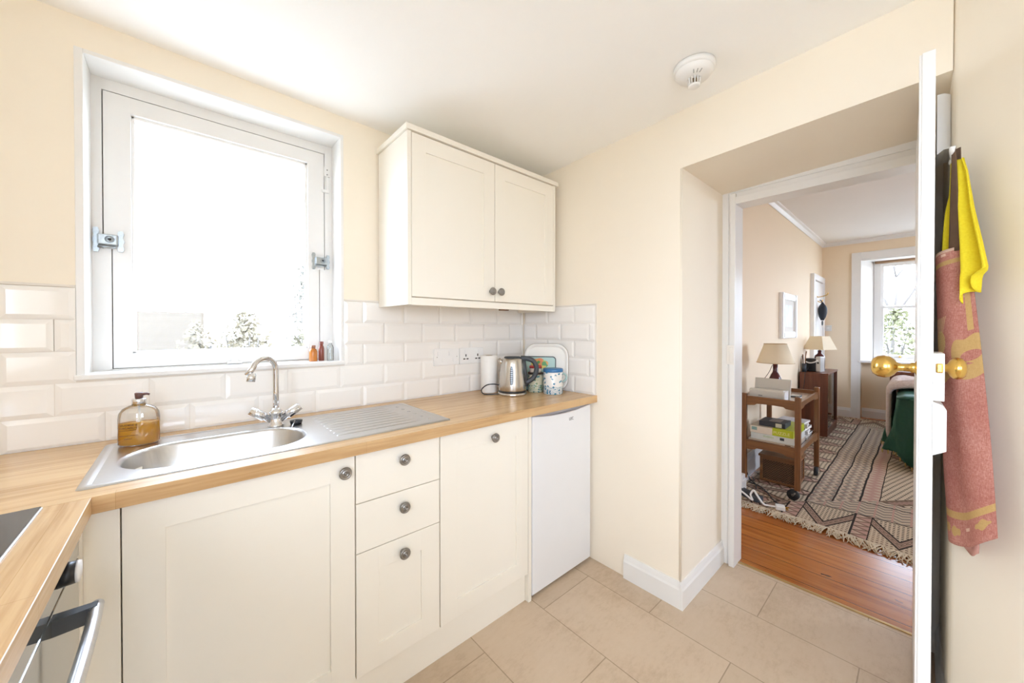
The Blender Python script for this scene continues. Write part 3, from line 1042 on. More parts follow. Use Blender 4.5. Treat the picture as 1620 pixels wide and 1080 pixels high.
# sockets on the tiles
yw = YN - 0.0088
def plate(x0, x1, label, kind):
    so = root('double_socket' if kind else 'switch_plate', ((x0 + x1) / 2, yw, 1.118), label, 'socket' if kind else 'switch', None)
    f = obj('face_plate', box(B(), x0, x1, yw - 0.009, yw + 0.0005, 1.0725, 1.1645, 0.003), m_white_pl, so)
    return so, f
so, f = plate(1.007, 1.168, 'white double switch plate, left of the two on the tiles', 0)
for k in range(2):
    x = 1.04 + k * 0.072
    obj('rocker', box(B(), x - 0.012, x + 0.012, yw - 0.012, yw - 0.008, 1.125, 1.150, 0.001), m_white_pl, f)
    obj('fuse_cover', box(B(), x + 0.014, x + 0.034, yw - 0.0105, yw - 0.008, 1.090, 1.112, 0.001), m_white_pl, f)
    bm = B(); lathe(bm, [(0.0025, -0.0098), (0.0, -0.0099)], (x - 0.016 + k * 0.055, yw, 1.119), 10, 'y')
    obj('screw', bm, m_pewter, f)
so, f = plate(1.172, 1.338, 'white double power socket, right of the two on the tiles', 1)
for k in range(2):
    x = 1.213 + k * 0.084
    obj('rocker', box(B(), x - 0.010 + k * .012, x + 0.008 + k * .012, yw - 0.012, yw - 0.008, 1.130, 1.152, 0.001), m_white_pl, f)
    for dx_, dz_, w_, h_ in ((0, 0.006, .0035, .007), (-0.011, -0.014, .007, .0035), (0.011, -0.014, .007, .0035)):
        obj('socket_hole', box(B(), x + dx_ - w_, x + dx_ + w_, yw - 0.0096, yw - 0.0086, 1.115 + dz_ - h_, 1.115 + dz_ + h_), m_dark, f)

# smoke alarm on the ceiling
ax, ay = 1.452, 0.585
az = 2.262
sa = root('smoke_alarm', (ax, ay, az), 'round white heat alarm on the ceiling', 'alarm')
obj('base', lathe(B(), [(0.0, 0.005), (0.073, 0.005), (0.073, -0.010), (0.068, -0.014), (0, -0.014)], (ax, ay, az), 40), m_white_pl, sa)
hs = obj('housing', lathe(B(), [(0.066, -0.013), (0.065, -0.022), (0.056, -0.034), (0.030, -0.040), (0.0, -0.041)], (ax, ay, az), 40), m_white_pl, sa)
bm = B()
for k in range(12):
    t = 2 * pi * k / 12
    tube(bm, [(ax + .022 * cos(t), ay + .022 * sin(t), az - 0.036), (ax + .019 * cos(t), ay + .019 * sin(t), az - 0.066)], 0.0022, 6)
obj('sensor_cage', bm, m_white_pl, sa)
obj('sensor_cap', lathe(B(), [(0.0, -0.064), (0.021, -0.064), (0.022, -0.068), (0.017, -0.072), (0, -0.073)], (ax, ay, az), 24), m_white_pl, sa)
obj('sensor_core', lathe(B(), [(0.010, -0.036), (0.010, -0.06), (0, -0.06)], (ax, ay, az), 16), plain('brown_mesh', (0.22, 0.16, 0.09), 0.6), sa)
bm = B()
for k in range(3):
    t = R(200 + 16 * k); q = R(200 + 16 * k)
    tube(bm, [(ax + .036 * cos(t), ay + .036 * sin(t), az - 0.0385), (ax + .052 * cos(t), ay + .052 * sin(t), az - 0.0355)], 0.0018, 6)
obj('vent_slot', bm, plain('grey_slot', (.4, .4, .38), .6), hs)

# ================================================================== THE OPEN DOOR
dx_, dy_ = 1.43 - 2.185, 0.005 - 0.022
d1 = obj('door_1', B(), m_white)
bm = B()
L, T = 0.755, 0.0235
box(bm, 0, L, 0, T, 0.012, 1.985, 0.0015)
dl = d1.data
bm.to_mesh(dl); bm.free()
d1.location = (2.185, 0.022, 0.0)
d1.rotation_euler = (0, 0, atan2(dy_, dx_))
d1['kind'] = 'structure'
d1['label'] = 'thin white door standing open towards the kitchen'
bm = B()
box(bm, L - 0.030, L - 0.003, -0.005, 0.001, 0.014, 1.983, 0.002); box(bm, L - 0.046, L - 0.034, -0.003, 0.001, 0.014, 1.983, 0.001)
obj('door_moulding', bm, m_white, d1)
lk = obj('rim_lock', box(B(), L - 0.11, L + 0.002, T - 0.001, T + 0.019, 1.088, 1.209, 0.002), m_white, d1)
bm = B(); box(bm, L - 0.004, L + 0.009, T + 0.004, T + 0.016, 1.160, 1.184, 0.003)
obj('latch', bm, m_brass, lk)
bm = B()
prism(bm, [(T - 0.001, 0.948), (T + 0.014, 0.957), (T + 0.0225, 0.963), (T + 0.0225, 1.066), (T + 0.016, 1.078), (T - 0.001, 1.085)], 'x', L - 0.07, L + 0.003)
obj('lower_lock_case', bm, m_white, d1)
KX, KZ = L - 0.045, 1.166
OV = [(0, -0.034), (0.010, -0.0335), (0.020, -0.030), (0.0275, -0.020), (0.030, -0.007), (0.028, 0.004), (0.021, 0.013), (0.013, 0.018), (0.0105, 0.022), (0.0095, 0.030), (0.010, 0.042), (0.0135, 0.046), (0.0135, 0.052), (0.021, 0.055), (0.024, 0.060), (0, 0.060)]
bm = B(); lathe(bm, [(r * 1.05, h - 0.0595) for r, h in OV], (KX, 0, KZ), 28, 'y')
obj('door_knob', bm, m_brass, d1)
bm = B(); lathe(bm, [(r * 0.95, (0.060 - h) * 0.62 + T + 0.0) for r, h in OV], (KX, 0, KZ + 0.004), 28, 'y')
obj('door_knob', bm, m_brass, d1)
bm = B()
prism(bm, [(-0.0535, 1.826), (-0.040, 1.826), (-0.026, 1.815), (-0.026, 2.0), (-0.040, 1.999), (-0.0535, 1.990)], 'x', 1.755, 1.90)
solo('junction_box', bm, m_white, 'small white box mounted high on the doorway reveal behind the door', 'box')

# ------------------------------------------------------------------ cloths on the hook
HR = atan2(-0.6, -0.8)          # local x runs along the splayed wall, local -y faces the room
def on_wall(name, z0, label, cat):
    o = root(name, (XE, -0.055, z0), label, cat, None, HR)
    OFF[o.name] = Vector((0, 0, 0))
    return o

hk = on_wall('coat_hook', 1.74, 'cream painted hook on the splayed wall', 'hook')
bm = B(); tube(bm, smoothline([(0.004, 0.003, 0.022), (0.020, -0.012, 0.021), (0.050, -0.038, 0.016), (0.072, -0.058, 0.022), (0.078, -0.063, 0.036)], 5), 0.006, 8)
obj('hook', bm, m_white_pl, hk)
bm = B(); tube(bm, [(0.000, 0.004, 0.022), (0.008, -0.004, 0.022)], [0.011, 0.009], 12)
obj('hook_rose', bm, m_white_pl, hk)

# apron
am = M('faded_red_linen', 0.85, 0.0, 0.15)
wv = am.noise(1.0, 3, (160, 160, 900)) * 0.5 + am.noise(1.0, 3, (900, 160, 120)) * 0.5
blot = am.noise(14, 4)
basec = am.ramp(wv * 0.75 + blot * 0.25, [(0.36, (0.31, 0.105, 0.080)), (0.5, (0.42, 0.178, 0.137)), (0.64, (0.55, 0.295, 0.235))])
u, v = am.u, am.v
nz = (am.noise(6, 2) - 0.5) * 0.02
band = within(v, 0.946, 0.961) * (u < 0.945)
band = band.mx(within(u, 0.87, 0.945) * within(v, 0.70, 0.962))
band = band.mx(within(v + nz * 0.3, 0.088, 0.112))
eu, ev = (u - 0.24) / 0.21, (v - 0.688) / 0.040
bulb = (eu.sq(eu) + ev.sq(ev)) < 1.0
fan_a = (u - 0.22) / ((v - 0.665).mx(0.001)) * 0.35
fan = within(v, 0.722, 0.772) * (fan_a.abs() < 1.05) * ((fan_a * 3.6).fr() > 0.45)
wav = (u * 9.0).m('SINE') * 0.012
leaf = within(v + wav, 0.548, 0.598) * (u > 0.32)
l2u, l2v = (u - 0.86) / 0.30, (v - 0.635) / 0.055
leaf = leaf.mx(((l2u.sq(l2u) + l2v.sq(l2v)) < (0.75 + (u * 21.0).m('SINE') * 0.22)))
l3u, l3v = (u - 0.88) / 0.13, (v - 0.615) / 0.018
leaf = leaf * (1.0 - ((l3u.sq(l3u) + l3v.sq(l3v)) < 1.0))
mot = None
for cu, cv in ((0.18, 0.052), (0.36, 0.046), (0.86, 0.058)):
    a, b = (u - cu) / 0.10, (v - cv) / 0.018
    t = (a.sq(a) + b.sq(b)) < (0.75 + (u * 60.0).m('SINE') * 0.25)
    mot = t if mot is None else mot.mx(t)
pale = within(u, 0.57, 0.65) * within(v, 0.050, 0.061)
pale = pale.mx(within(u, 0.52, 0.64) * within(v, 0.978, 0.987)).mx(within(v, 0.990, 1.0))
och = am.mix(wv, (0.40, 0.26, 0.085), (0.56, 0.40, 0.15))
cc = am.mix(band.mx(bulb).mx(leaf).mx(mot) * 0.85, basec, och)
hexl = ((u * 14.0 + v * 60.0).fr() < 0.22).mx((u * 14.0 - v * 60.0).fr() < 0.22) * bulb
cc = am.mix((fan.mx(hexl) * 0.7), cc, (0.62, 0.50, 0.26))
cc = am.mix(pale * 0.8, cc, (0.72, 0.52, 0.40))
am.color(cc)
am.bump(wv, 0.25, 0.002)
m_strap = plain('brown_apron_tape', (0.13, 0.075, 0.045), 0.85, var=0.2, scale=60)
m_strap_d = plain('dark_brown_lining', (0.085, 0.058, 0.030), 0.9, var=0.2, scale=40)

ap = on_wall('apron', 0.66, 'faded red linen apron with ochre thistle print hanging behind the door', 'apron')
LT = [(0.68, 0.049), (0.943, 0.033), (1.198, 0.023), (1.489, 0.014)]
RT = [(0.75, 0.190), (0.983, 0.167), (1.206, 0.142), (1.487, 0.109)]
def apron(u, v):
    zb = 0.684 + 0.006 * u + 0.062 * u ** 2.4 - 0.02 * sin(pi * u) * 0.5
    z = zb + (1.478 + 0.022 * u - zb) * v
    a, b = interp(LT, z), interp(RT, z)
    t = a + (b - a) * u
    y = -(0.050 + 0.026 * sin(pi * u) + 0.006 * sin(9 * u + 2.5 * v) * (1.1 - v) - 0.012 * (1 - u) * (1 - v))
    return (t, y, z - 0.66)
obj('apron_skirt', grid(B(), apron, 28, 60, 0.0022), am.mat, ap)
def under(u, v):
    zb = 0.672 + 0.012 * sin(7 * u) - 0.008 * u
    z = zb + (0.95 - zb) * v
    t = 0.052 + (0.062 + 0.02 * v) * u - 0.01 * v
    return (t, -(0.020 + 0.012 * sin(pi * u) + 0.006 * sin(8 * u)), z - 0.66)
obj('folded_layer', grid(B(), under, 14, 16, 0.002), plain('linen_reverse', (0.52, 0.27, 0.22), 0.85, var=0.15, scale=120), ap)
def strap_fn(x0, x1, z0, w0, w1, y0, y1):
    def f(u, v):
        t = x1 + (x0 - x1) * v + (u - 0.5) * (w1 + (w0 - w1) * v)
        return (t, y1 + (y0 - y1) * v, z0 - 0.66 + (1.772 - z0) * v)
    return f
obj('neck_strap', grid(B(), strap_fn(0.075, 0.090, 1.485, 0.010, 0.034, -0.058, -0.066), 6, 14, 0.002), m_strap, ap)
obj('waist_tape', grid(B(), strap_fn(0.070, 0.030, 1.47, 0.008, 0.040, -0.045, -0.040), 6, 14, 0.002), m_strap_d, ap)
obj('waist_tape', grid(B(), strap_fn(0.074, 0.066, 1.46, 0.010, 0.046, -0.046, -0.045), 8, 14, 0.002), m_strap, ap)

# yellow cloth
ym = M('yellow_microfibre_cloth', 0.9, 0.0, 0.1)
yn = ym.noise(220, 3)
ym.color(ym.mix(yn, (0.72, 0.56, 0.02), (0.86, 0.74, 0.05)))
ym.bump(yn, 0.3, 0.002)
tw_ = on_wall('dust_cloth', 1.33, 'yellow cleaning cloth hung on the hook beside the apron', 'cloth')
YL = [(1.335, 0.128), (1.40, 0.119), (1.487, 0.108), (1.60, 0.092), (1.735, 0.076)]
YR = [(1.335, 0.140), (1.36, 0.152), (1.41, 0.163), (1.425, 0.190), (1.50, 0.166), (1.587, 0.137), (1.70, 0.108), (1.735, 0.092)]
def ycloth(u, v):
    zb = 1.338 + 0.088 * u ** 1.6 + 0.018 * sin(pi * u * 2.0)
    z = zb + (1.738 - zb) * v
    a, b = interp(YL, z), interp(YR, z)
    t = a + (b - a) * u
    fold = sin(2 * pi * (1.25 * u + 0.1)) * (0.004 + 0.013 * (1 - v))
    return (t, -(0.048 + 0.02 * (1 - v) + fold), z - 1.33)
obj('front_fall', grid(B(), ycloth, 26, 40, 0.0025), ym.mat, tw_)
def yback(u, v):
    z = 1.40 + (1.735 - 1.40) * v
    c = interp([(1.40, 0.047), (1.486, 0.050), (1.61, 0.053), (1.66, 0.058), (1.72, 0.062)], z)
    w = interp([(1.40, 0.026), (1.486, 0.022), (1.60, 0.020), (1.66, 0.010), (1.70, 0.012), (1.73, 0.008)], z)
    return (c + (u - 0.5) * w, -(0.050 + 0.004 * sin(6 * u + 5 * v)), z - 1.33)
obj('back_fall', grid(B(), yback, 8, 24, 0.0025), ym.mat, tw_)

# ================================================================== THINGS ON THE WORKTOP
WT = 0.9102
kt = root('kettle', (1.355, 1.512, WT), 'brushed steel electric kettle with a dark grey handle', 'kettle', None, R(-41.8))
OFF[kt.name] = Vector((0, 0, 0))
obj('power_base', lathe(B(), [(0, 0), (0.076, 0), (0.079, 0.003), (0.078, 0.016), (0.072, 0.019), (0, 0.019)], (0, 0, 0), 40), m_kettle, kt)
obj('base_ring', lathe(B(), [(0.060, 0.018), (0.077, 0.019), (0.0775, 0.025), (0.06, 0.026)], (0, 0, 0), 40), m_black, kt)
kb = obj('kettle_body', lathe(B(), [(0, 0.025), (0.074, 0.025), (0.0755, 0.030), (0.0745, 0.06), (0.070, 0.11), (0.0645, 0.16), (0.060, 0.192), (0.056, 0.199), (0.047, 0.203), (0, 0.203)], (0, 0, 0), 48), m_kettle, kt)
obj('lid', lathe(B(), [(0.0465, 0.202), (0.046, 0.207), (0.042, 0.2105), (0, 0.211)], (0, 0, 0), 36), m_grey_pl, kt)
bm = B(); tube(bm, [(-0.052, 0, 0.165), (-0.066, 0, 0.188), (-0.074, 0, 0.199)], [0.016, 0.013, 0.008], 12, True, 0.8)
obj('spout', bm, m_kettle, kt)
bm = B()
tube(bm, smoothline([(0.046, 0, 0.203), (0.078, 0, 0.200), (0.112, 0, 0.188), (0.131, 0, 0.160), (0.132, 0, 0.130), (0.118, 0, 0.096), (0.096, 0, 0.077), (0.076, 0, 0.068)], 5), 0.0115, 12, True, 1.15)
obj('handle', bm, m_grey_pl, kt)
bm = B(); tube(bm, [(0.062, 0, 0.196), (0.070, 0, 0.130), (0.077, 0, 0.045)], [0.012, 0.011, 0.009], 10)
obj('handle_spine', bm, m_grey_pl, kt)
gz = [0.058, 0.07, 0.10, 0.13, 0.152, 0.163]
def gauge(u, v):
    z = 0.060 + 0.105 * v
    w = 0.0085 * (1 - abs(2 * v - 1) ** 4) ** 0.5 if 0 < v < 1 else 0.0
    a = -pi / 2 - 0.06 + (u - 0.5) * 2 * w / 0.066
    r = interp([(0.03, 0.0762), (0.06, 0.0752), (0.11, 0.0707), (0.16, 0.0652)], z) + 0.0004
    return (r * cos(a), r * sin(a), z)
gw = M('water_gauge', 0.15)
gw.color(gw.mix((gw.z * 90.0).fr() > 0.5, (0.05, 0.06, 0.07), (0.22, 0.24, 0.25)))
obj('water_gauge', grid(B(), gauge, 6, 20, 0.001), gw.mat, kb)
bm = B(); tube(bm, smoothline([(-0.066, 0.045, 0.045), (-0.105, 0.052, 0.050), (-0.145, 0.042, 0.046), (-0.172, 0.022, 0.024), (-0.160, -0.002, 0.005), (-0.12, -0.012, 0.004), (-0.076, -0.012, 0.006)], 7), 0.0032, 8)
obj('cord', bm, m_black, kt)

kr = root('kitchen_roll', (1.318, 1.672, WT), 'white kitchen paper roll standing behind the kettle', 'paper roll')
pm = plain('paper', (0.84, 0.82, 0.78), 0.9, var=0.02)
obj('paper', lathe(B(), [(0.020, 0.001), (0.047, 0), (0.048, 0.002), (0.048, 0.208), (0.047, 0.210), (0.020, 0.210)], (1.318, 1.672, WT), 36), pm, kr)
obj('cardboard_tube', lathe(B(), [(0.0202, 0.0), (0.0202, 0.211), (0.018, 0.211), (0.018, 0.0)], (1.318, 1.672, WT), 24), plain('cardboard', (0.42, 0.32, 0.22), 0.9), kr)

# tray leaning across the corner
m_enam = plain('white_tray_enamel', (0.80, 0.78, 0.73), 0.25, var=0.02)
tr = root('serving_tray', (1.532, 1.600, WT), 'large cream rounded tray with green trim propped in the corner', 'tray', None, R(-58.4))
OFF[tr.name] = Vector((0, 0, 0))
LEAN = 0.10
def tilt(bm, lean=LEAN):
    bmesh.ops.rotate(bm, verts=bm.verts[:], cent=(0, 0, 0), matrix=Matrix.Rotation(-lean, 3, 'X'))
    return bm
def xzloop(bm, pts, y): return [bm.verts.new((p[0], y, p[1])) for p in pts]
def ringed(levels):
    bm = B()
    ls = [xzloop(bm, rrect(*a, 8), y) for a, y in levels]
    for a, b in zip(ls, ls[1:]): bridge(bm, a, b, True)
    bm.faces.new(ls[0]); bm.faces.new(ls[-1])
    bmesh.ops.recalc_face_normals(bm, faces=bm.faces[:])
    return bm
W_, H_ = 0.262, 0.274
obj('tray_base', tilt(ringed([((0.012, W_ - .012, .012, H_ - .012, .06), 0.004), ((0.030, W_ - .030, .030, H_ - .030, .05), 0.006), ((0.030, W_ - .030, .030, H_ - .030, .05), 0.001), ((0.026, W_ - .026, .026, H_ - .026, .052), -0.001),
      ((0.010, W_ - .010, .010, H_ - .010, .064), -0.012), ((0.0, W_, 0.0, H_, .07), -0.016), ((-0.001, W_ + .001, -.001, H_ + .001, .071), -0.0135), ((0.004, W_ - .004, .004, H_ - .004, .066), -0.006)][::-1])), m_enam, tr)
m_green = plain('green_tray_print', (0.30, 0.46, 0.40), 0.4, var=0.2, scale=60)
bm = B()
a = xzloop(bm, rrect(.036, W_ - .036, .036, H_ - .036, .046, 8), -0.0012); b = xzloop(bm, rrect(.040, W_ - .040, .040, H_ - .040, .043, 8), -0.0014)
bridge(bm, a, b)
obj('trim_line', tilt(bm), m_green, tr)
bm = B()
for k in range(5):
    cx = 0.16 + 0.014 * k
    prism(bm, [(cx + 0.012 * cos(t) * (1 + .3 * sin(3 * t + k)), 0.222 + 0.004 * sin(k * 2) + 0.006 * sin(t)) for t in [i * pi / 5 for i in range(10)]], 'y', -0.0015, -0.0008)
obj('leaf_print', tilt(bm), m_green, tr)
bm = B()
a = xzloop(bm, rrect(-.0015, W_ + .0015, -.0015, H_ + .0015, .0712, 8), -0.0146); b = xzloop(bm, rrect(-.0022, W_ + .0022, -.0022, H_ + .0022, .072, 8), -0.012)
c_ = xzloop(bm, rrect(.002, W_ - .002, .002, H_ - .002, .068, 8), -0.0085)
bridge(bm, a, b); bridge(bm, b, c_)
obj('rim_edge', tilt(bm), plain('worn_brass_edge', (0.34, 0.24, 0.12), 0.45, 0.5), tr)

# fruit-patterned board in front of the tray
fb = root('fruit_board', (1.502, 1.592, WT), 'pale blue board with painted fruit leaning on the tray', 'board', None, R(-54))
OFF[fb.name] = Vector((0, 0, 0))
fm = M('painted_fruit', 0.3)
vo = fm.nt.nodes.new('ShaderNodeTexVoronoi')
vo.inputs['Scale'].default_value = 42.0
fm.nt.links.new(fm.obj, vo.inputs['Vector'])
fx, fz = (fm.x - 0.105) / 0.055, (fm.z - 0.158) / 0.034
msk = (fx.sq(fx) + fz.sq(fz) + (fm.noise(30, 3) - 0.5) * 1.2) < 0.8
fcol = fm.ramp(X(fm.nt, vo.outputs['Color']), [(0.30, (0.06, 0.26, 0.05)), (0.52, (0.20, 0.42, 0.06)), (0.66, (0.66, 0.50, 0.08)), (0.84, (0.62, 0.16, 0.05))])
fm.color(fm.mix(msk, (0.36, 0.52, 0.46), fcol))
bm = B()
o_ = tilt(ringed([((0, 0.20, 0, 0.200, .018), 0.004), ((0, 0.20, 0, 0.200, .018), -0.001), ((0.003, 0.197, 0.003, 0.197, .016), -0.002)]), 0.09); bm.free()
obj('board', o_, fm.mat, fb)
bm = B(); a = xzloop(bm, rrect(-.002, .202, -.002, .202, .02, 8), -0.001); b = xzloop(bm, rrect(0.0, .2, 0.0, .2, .018, 8), -0.0028); c_ = xzloop(bm, rrect(.0035, .1965, .0035, .1965, .016, 8), -0.0024)
bridge(bm, a, b); bridge(bm, b, c_)
obj('board_edge', tilt(bm, 0.09), m_grey_pl, fb)

def tinmat(name, ground, ink, ink2, sc):
    m = M(name, 0.3)
    vo = m.nt.nodes.new('ShaderNodeTexVoronoi'); vo.inputs['Scale'].default_value = sc
    m.nt.links.new(m.obj, vo.inputs['Vector'])
    d = X(m.nt, vo.outputs['Distance'])
    nn = m.noise(sc * 2.2, 4)
    k = ((d + (nn - 0.5) * 0.9) < 0.36)
    k = k.mx(within((m.z * 160.0 + nn * 1.5).fr(), 0.0, 0.28) * (m.z < 0.042))
    c = m.mix(m.noise(sc * 0.8, 2) > 0.55, ink, ink2)
    m.color(m.mix(k, ground, c))
    return m.mat
t1 = root('patterned_tin', (1.556, 1.392, WT), 'white and blue patterned tin with a bright blue lid', 'tin', None, R(-42))
OFF[t1.name] = Vector((0, 0, 0))
m_blue = plain('blue_lid', (0.035, 0.16, 0.36), 0.35)
obj('tin_body', lathe(B(), [(0, 0), (0.0535, 0), (0.0545, 0.003), (0.0545, 0.122), (0.053, 0.124), (0, 0.124)], (0, 0, 0), 40), tinmat('blue_printed_tin', (0.78, 0.76, 0.72), (0.03, 0.20, 0.32), (0.10, 0.28, 0.40), 58), t1)
obj('lid', lathe(B(), [(0.050, 0.122), (0.0555, 0.122), (0.0562, 0.124), (0.0562, 0.138), (0.054, 0.1405), (0, 0.1405)], (0, 0, 0), 40), m_blue, t1)
bm = B(); pts_ = [(0.052 + 0.026 * sin(k * pi / 8), 0.012, 0.088 + 0.024 * cos(k * pi / 8)) for k in range(9)]
tube(bm, pts_, 0.006, 8)
obj('ear_handle', bm, plain('pale_blue_handle', (0.36, 0.50, 0.48), 0.35, var=0.3, scale=80), t1)
t2 = root('green_tin', (1.528, 1.502, WT), 'smaller cream and green patterned tin behind the kettle handle', 'tin')
OFF[t2.name] = Vector((0, 0, 0))
obj('tin_body', lathe(B(), [(0, 0), (0.043, 0), (0.044, 0.003), (0.044, 0.103), (0, 0.104)], (0, 0, 0), 32), tinmat('green_printed_tin', (0.62, 0.58, 0.42), (0.05, 0.20, 0.22), (0.20, 0.27, 0.10), 62), t2)
obj('lid', lathe(B(), [(0.040, 0.102), (0.0452, 0.102), (0.0452, 0.111), (0, 0.112)], (0, 0, 0), 32), plain('dark_brown_lid', (0.05, 0.03, 0.02), 0.4), t2)
t3 = root('spice_jar', (1.528, 1.502, WT + 0.1125), 'small red and white jar on top of the green tin', 'jar')
OFF[t3.name] = Vector((0, 0, 0))
obj('jar_body', lathe(B(), [(0, 0), (0.033, 0), (0.034, 0.002), (0.034, 0.024), (0, 0.025)], (0, 0, 0), 28), plain('cream_jar', (0.70, 0.62, 0.52), 0.4, var=0.15, scale=50), t3)
obj('lid', lathe(B(), [(0.030, 0.0245), (0.036, 0.0245), (0.036, 0.036), (0.033, 0.038), (0, 0.0385)], (0, 0, 0), 28), plain('red_band', (0.48, 0.05, 0.045), 0.35), t3)
t4 = root('red_lidded_jar', (1.466, 1.575, WT), 'brown jar with a bright red lid behind the kettle', 'jar')
OFF[t4.name] = Vector((0, 0, 0))
obj('jar_body', lathe(B(), [(0, 0), (0.036, 0), (0.037, 0.004), (0.037, 0.10), (0.034, 0.112), (0, 0.113)], (0, 0, 0), 28), plain('brown_jar_contents', (0.20, 0.12, 0.085), 0.25, var=0.3, scale=60), t4)
obj('lid', lathe(B(), [(0.033, 0.112), (0.0385, 0.112), (0.0385, 0.143), (0.036, 0.146), (0, 0.1465)], (0, 0, 0), 28), plain('bright_red_lid', (0.60, 0.018, 0.02), 0.3), t4)

# hand-soap bottle on the sink
sb = root('soap_bottle', (-0.104, 1.632, 0.9135), 'clear pump bottle half full of amber hand soap at the left of the sink', 'bottle', None, R(-10))
OFF[sb.name] = Vector((0, 0, 0))
m_clear = clear('clear_plastic', (0.95, 0.95, 0.94), 0.25, 0.03)
am2 = bpy.data.materials.new('amber_soap'); am2.use_nodes = True
_b2 = am2.node_tree.nodes['Principled BSDF']
_tr = am2.node_tree.nodes.new('ShaderNodeBsdfTransparent'); _tr.inputs[0].default_value = (0.95, 0.62, 0.10, 1)
_b2.inputs['Base Color'].default_value = (0.72, 0.42, 0.035, 1); _b2.inputs['Roughness'].default_value = 0.2
_mx = am2.node_tree.nodes.new('ShaderNodeMixShader'); _mx.inputs[0].default_value = 0.55
am2.node_tree.links.new(_tr.outputs[0], _mx.inputs[1]); am2.node_tree.links.new(_b2.outputs[0], _mx.inputs[2])
am2.node_tree.links.new(_mx.outputs[0], am2.node_tree.nodes['Material Output'].inputs[0])
prof = [(0, 0), (0.044, 0), (0.048, 0.004), (0.048, 0.082), (0.046, 0.098), (0.038, 0.112), (0.024, 0.120), (0.015, 0.123), (0.015, 0.128)]
obj('bottle_shell', lathe(B(), prof, (0, 0, 0), 40, 'z', 1.0, 0.66), m_clear, sb)
lq = obj('soap', lathe(B(), [(0, 0.002), (0.042, 0.002), (0.0465, 0.006), (0.0465, 0.068), (0, 0.068)], (0, 0, 0), 40, 'z', 1.0, 0.66), am2, sb)
obj('pump_collar', lathe(B(), [(0.012, 0.121), (0.0168, 0.121), (0.0172, 0.140), (0.0160, 0.1415), (0, 0.1415)], (0, 0, 0), 28), m_chrome, sb)
m_brown_pl = plain('brown_pump_plastic', (0.12, 0.055, 0.045), 0.4)
bm = B(); lathe(bm, [(0, 0.141), (0.009, 0.141), (0.0105, 0.158), (0.008, 0.160), (0, 0.160)], (0, 0, 0), 20)
tube(bm, [(0.004, 0, 0.154), (0.018, 0, 0.155), (0.024, 0, 0.152)], [0.005, 0.0042, 0.003], 8)
obj('pump_head', bm, m_brown_pl, sb)
bm = B(); cyl(bm, (0, 0, 0.008), (0, 0, 0.122), 0.003, seg=8)
obj('dip_tube', bm, plain('white_tube', (0.8, 0.78, 0.74), 0.5), sb)
m_print = plain('dark_brown_print', (0.10, 0.04, 0.01), 0.6)
for txt, sz, zz in (('ORANGE &', 0.0088, 0.066), ('BERGAMOT', 0.0080, 0.0575)):
    lettering('printed_name', txt, sz, m_print, sb, frame_mat((-0.017, -0.0335, zz), (1, -0.10, 0), (0, 0, 1)))
for zz, w in ((0.050, .018), (0.034, .022), (0.024, .009)):
    obj('printed_line', box(B(), -0.017 - w, -0.017 + w, -0.0338, -0.0326, zz, zz + 0.0012), m_print, sb)

# bottles on the window sill
def vial(name, x, y, r, h, mat, capm, label, nk=0.45, cap=0.012):
    o = root(name, (x, y, WZ0 + 0.0002), label, 'bottle', 'little bottles on the window sill')
    OFF[o.name] = Vector((0, 0, 0))
    obj('bottle_body', lathe(B(), [(0, 0), (r * .95, 0), (r, 0.002), (r, h * 0.62), (r * 0.8, h * 0.74), (r * nk, h * 0.80), (r * nk, h - cap), (0, h - cap)], (0, 0, 0), 24), mat, o)
    obj('cap', lathe(B(), [(r * nk * 1.25, h - cap - 0.001), (r * nk * 1.3, h - 0.001), (0, h)], (0, 0, 0), 18), capm, o)
    return o
am3 = plain('amber_glass', (0.50, 0.17, 0.03), 0.12)
vial('amber_bottle', 0.436, 1.832, 0.0165, 0.072, am3, plain('copper_cap', (0.30, 0.12, 0.06), 0.4), 'small amber bottle on the window sill, leftmost of three')
o = vial('red_brown_bottle', 0.473, 1.845, 0.0120, 0.088, plain('red_brown_glass', (0.22, 0.055, 0.035), 0.15), plain('rust_cap', (0.24, 0.07, 0.05), 0.4), 'slim red-brown bottle on the window sill between two others', 0.6)
vial('clear_bottle', 0.506, 1.825, 0.0145, 0.094, clear('pale_glass', (0.86, 0.89, 0.89), 0.3, 0.05), m_white_pl, 'clear bottle at the right end of the window sill')

# ================================================================== THE BEDROOM
# rug
rm = M('flatwoven_kilim', 0.95, 0.0, 0.1)
RX0, RX1, RY0, RY1 = 3.05, 7.02, -1.20, 0.965
rx, ry = rm.x, rm.y                                 # world metres: the rug's mesh keeps world coordinates
wob = (rm.noise(2.5, 2) - 0.5) * 0.03
ex_ = (rx - RX0 + (ry - 0.0) * 0.09).mn(RX1 - rx + 0.0) + wob
ey_ = (ry - RY0).mn(RY1 - ry) + wob
side = ex_ > ey_                                    # nearest edge is a long side
dd = ex_.mn(ey_)
tt = ry * (1.0 - side) + (rx - 0.55) * side         # runs along the nearest edge
cell = 0.056
BEI, BRO, GRY, PNK, INK = (0.56, 0.455, 0.335), (0.185, 0.125, 0.09), (0.30, 0.255, 0.215), (0.46, 0.285, 0.235), (0.035, 0.027, 0.024)
weave = rm.noise(1.0, 2, (420, 260, 1))
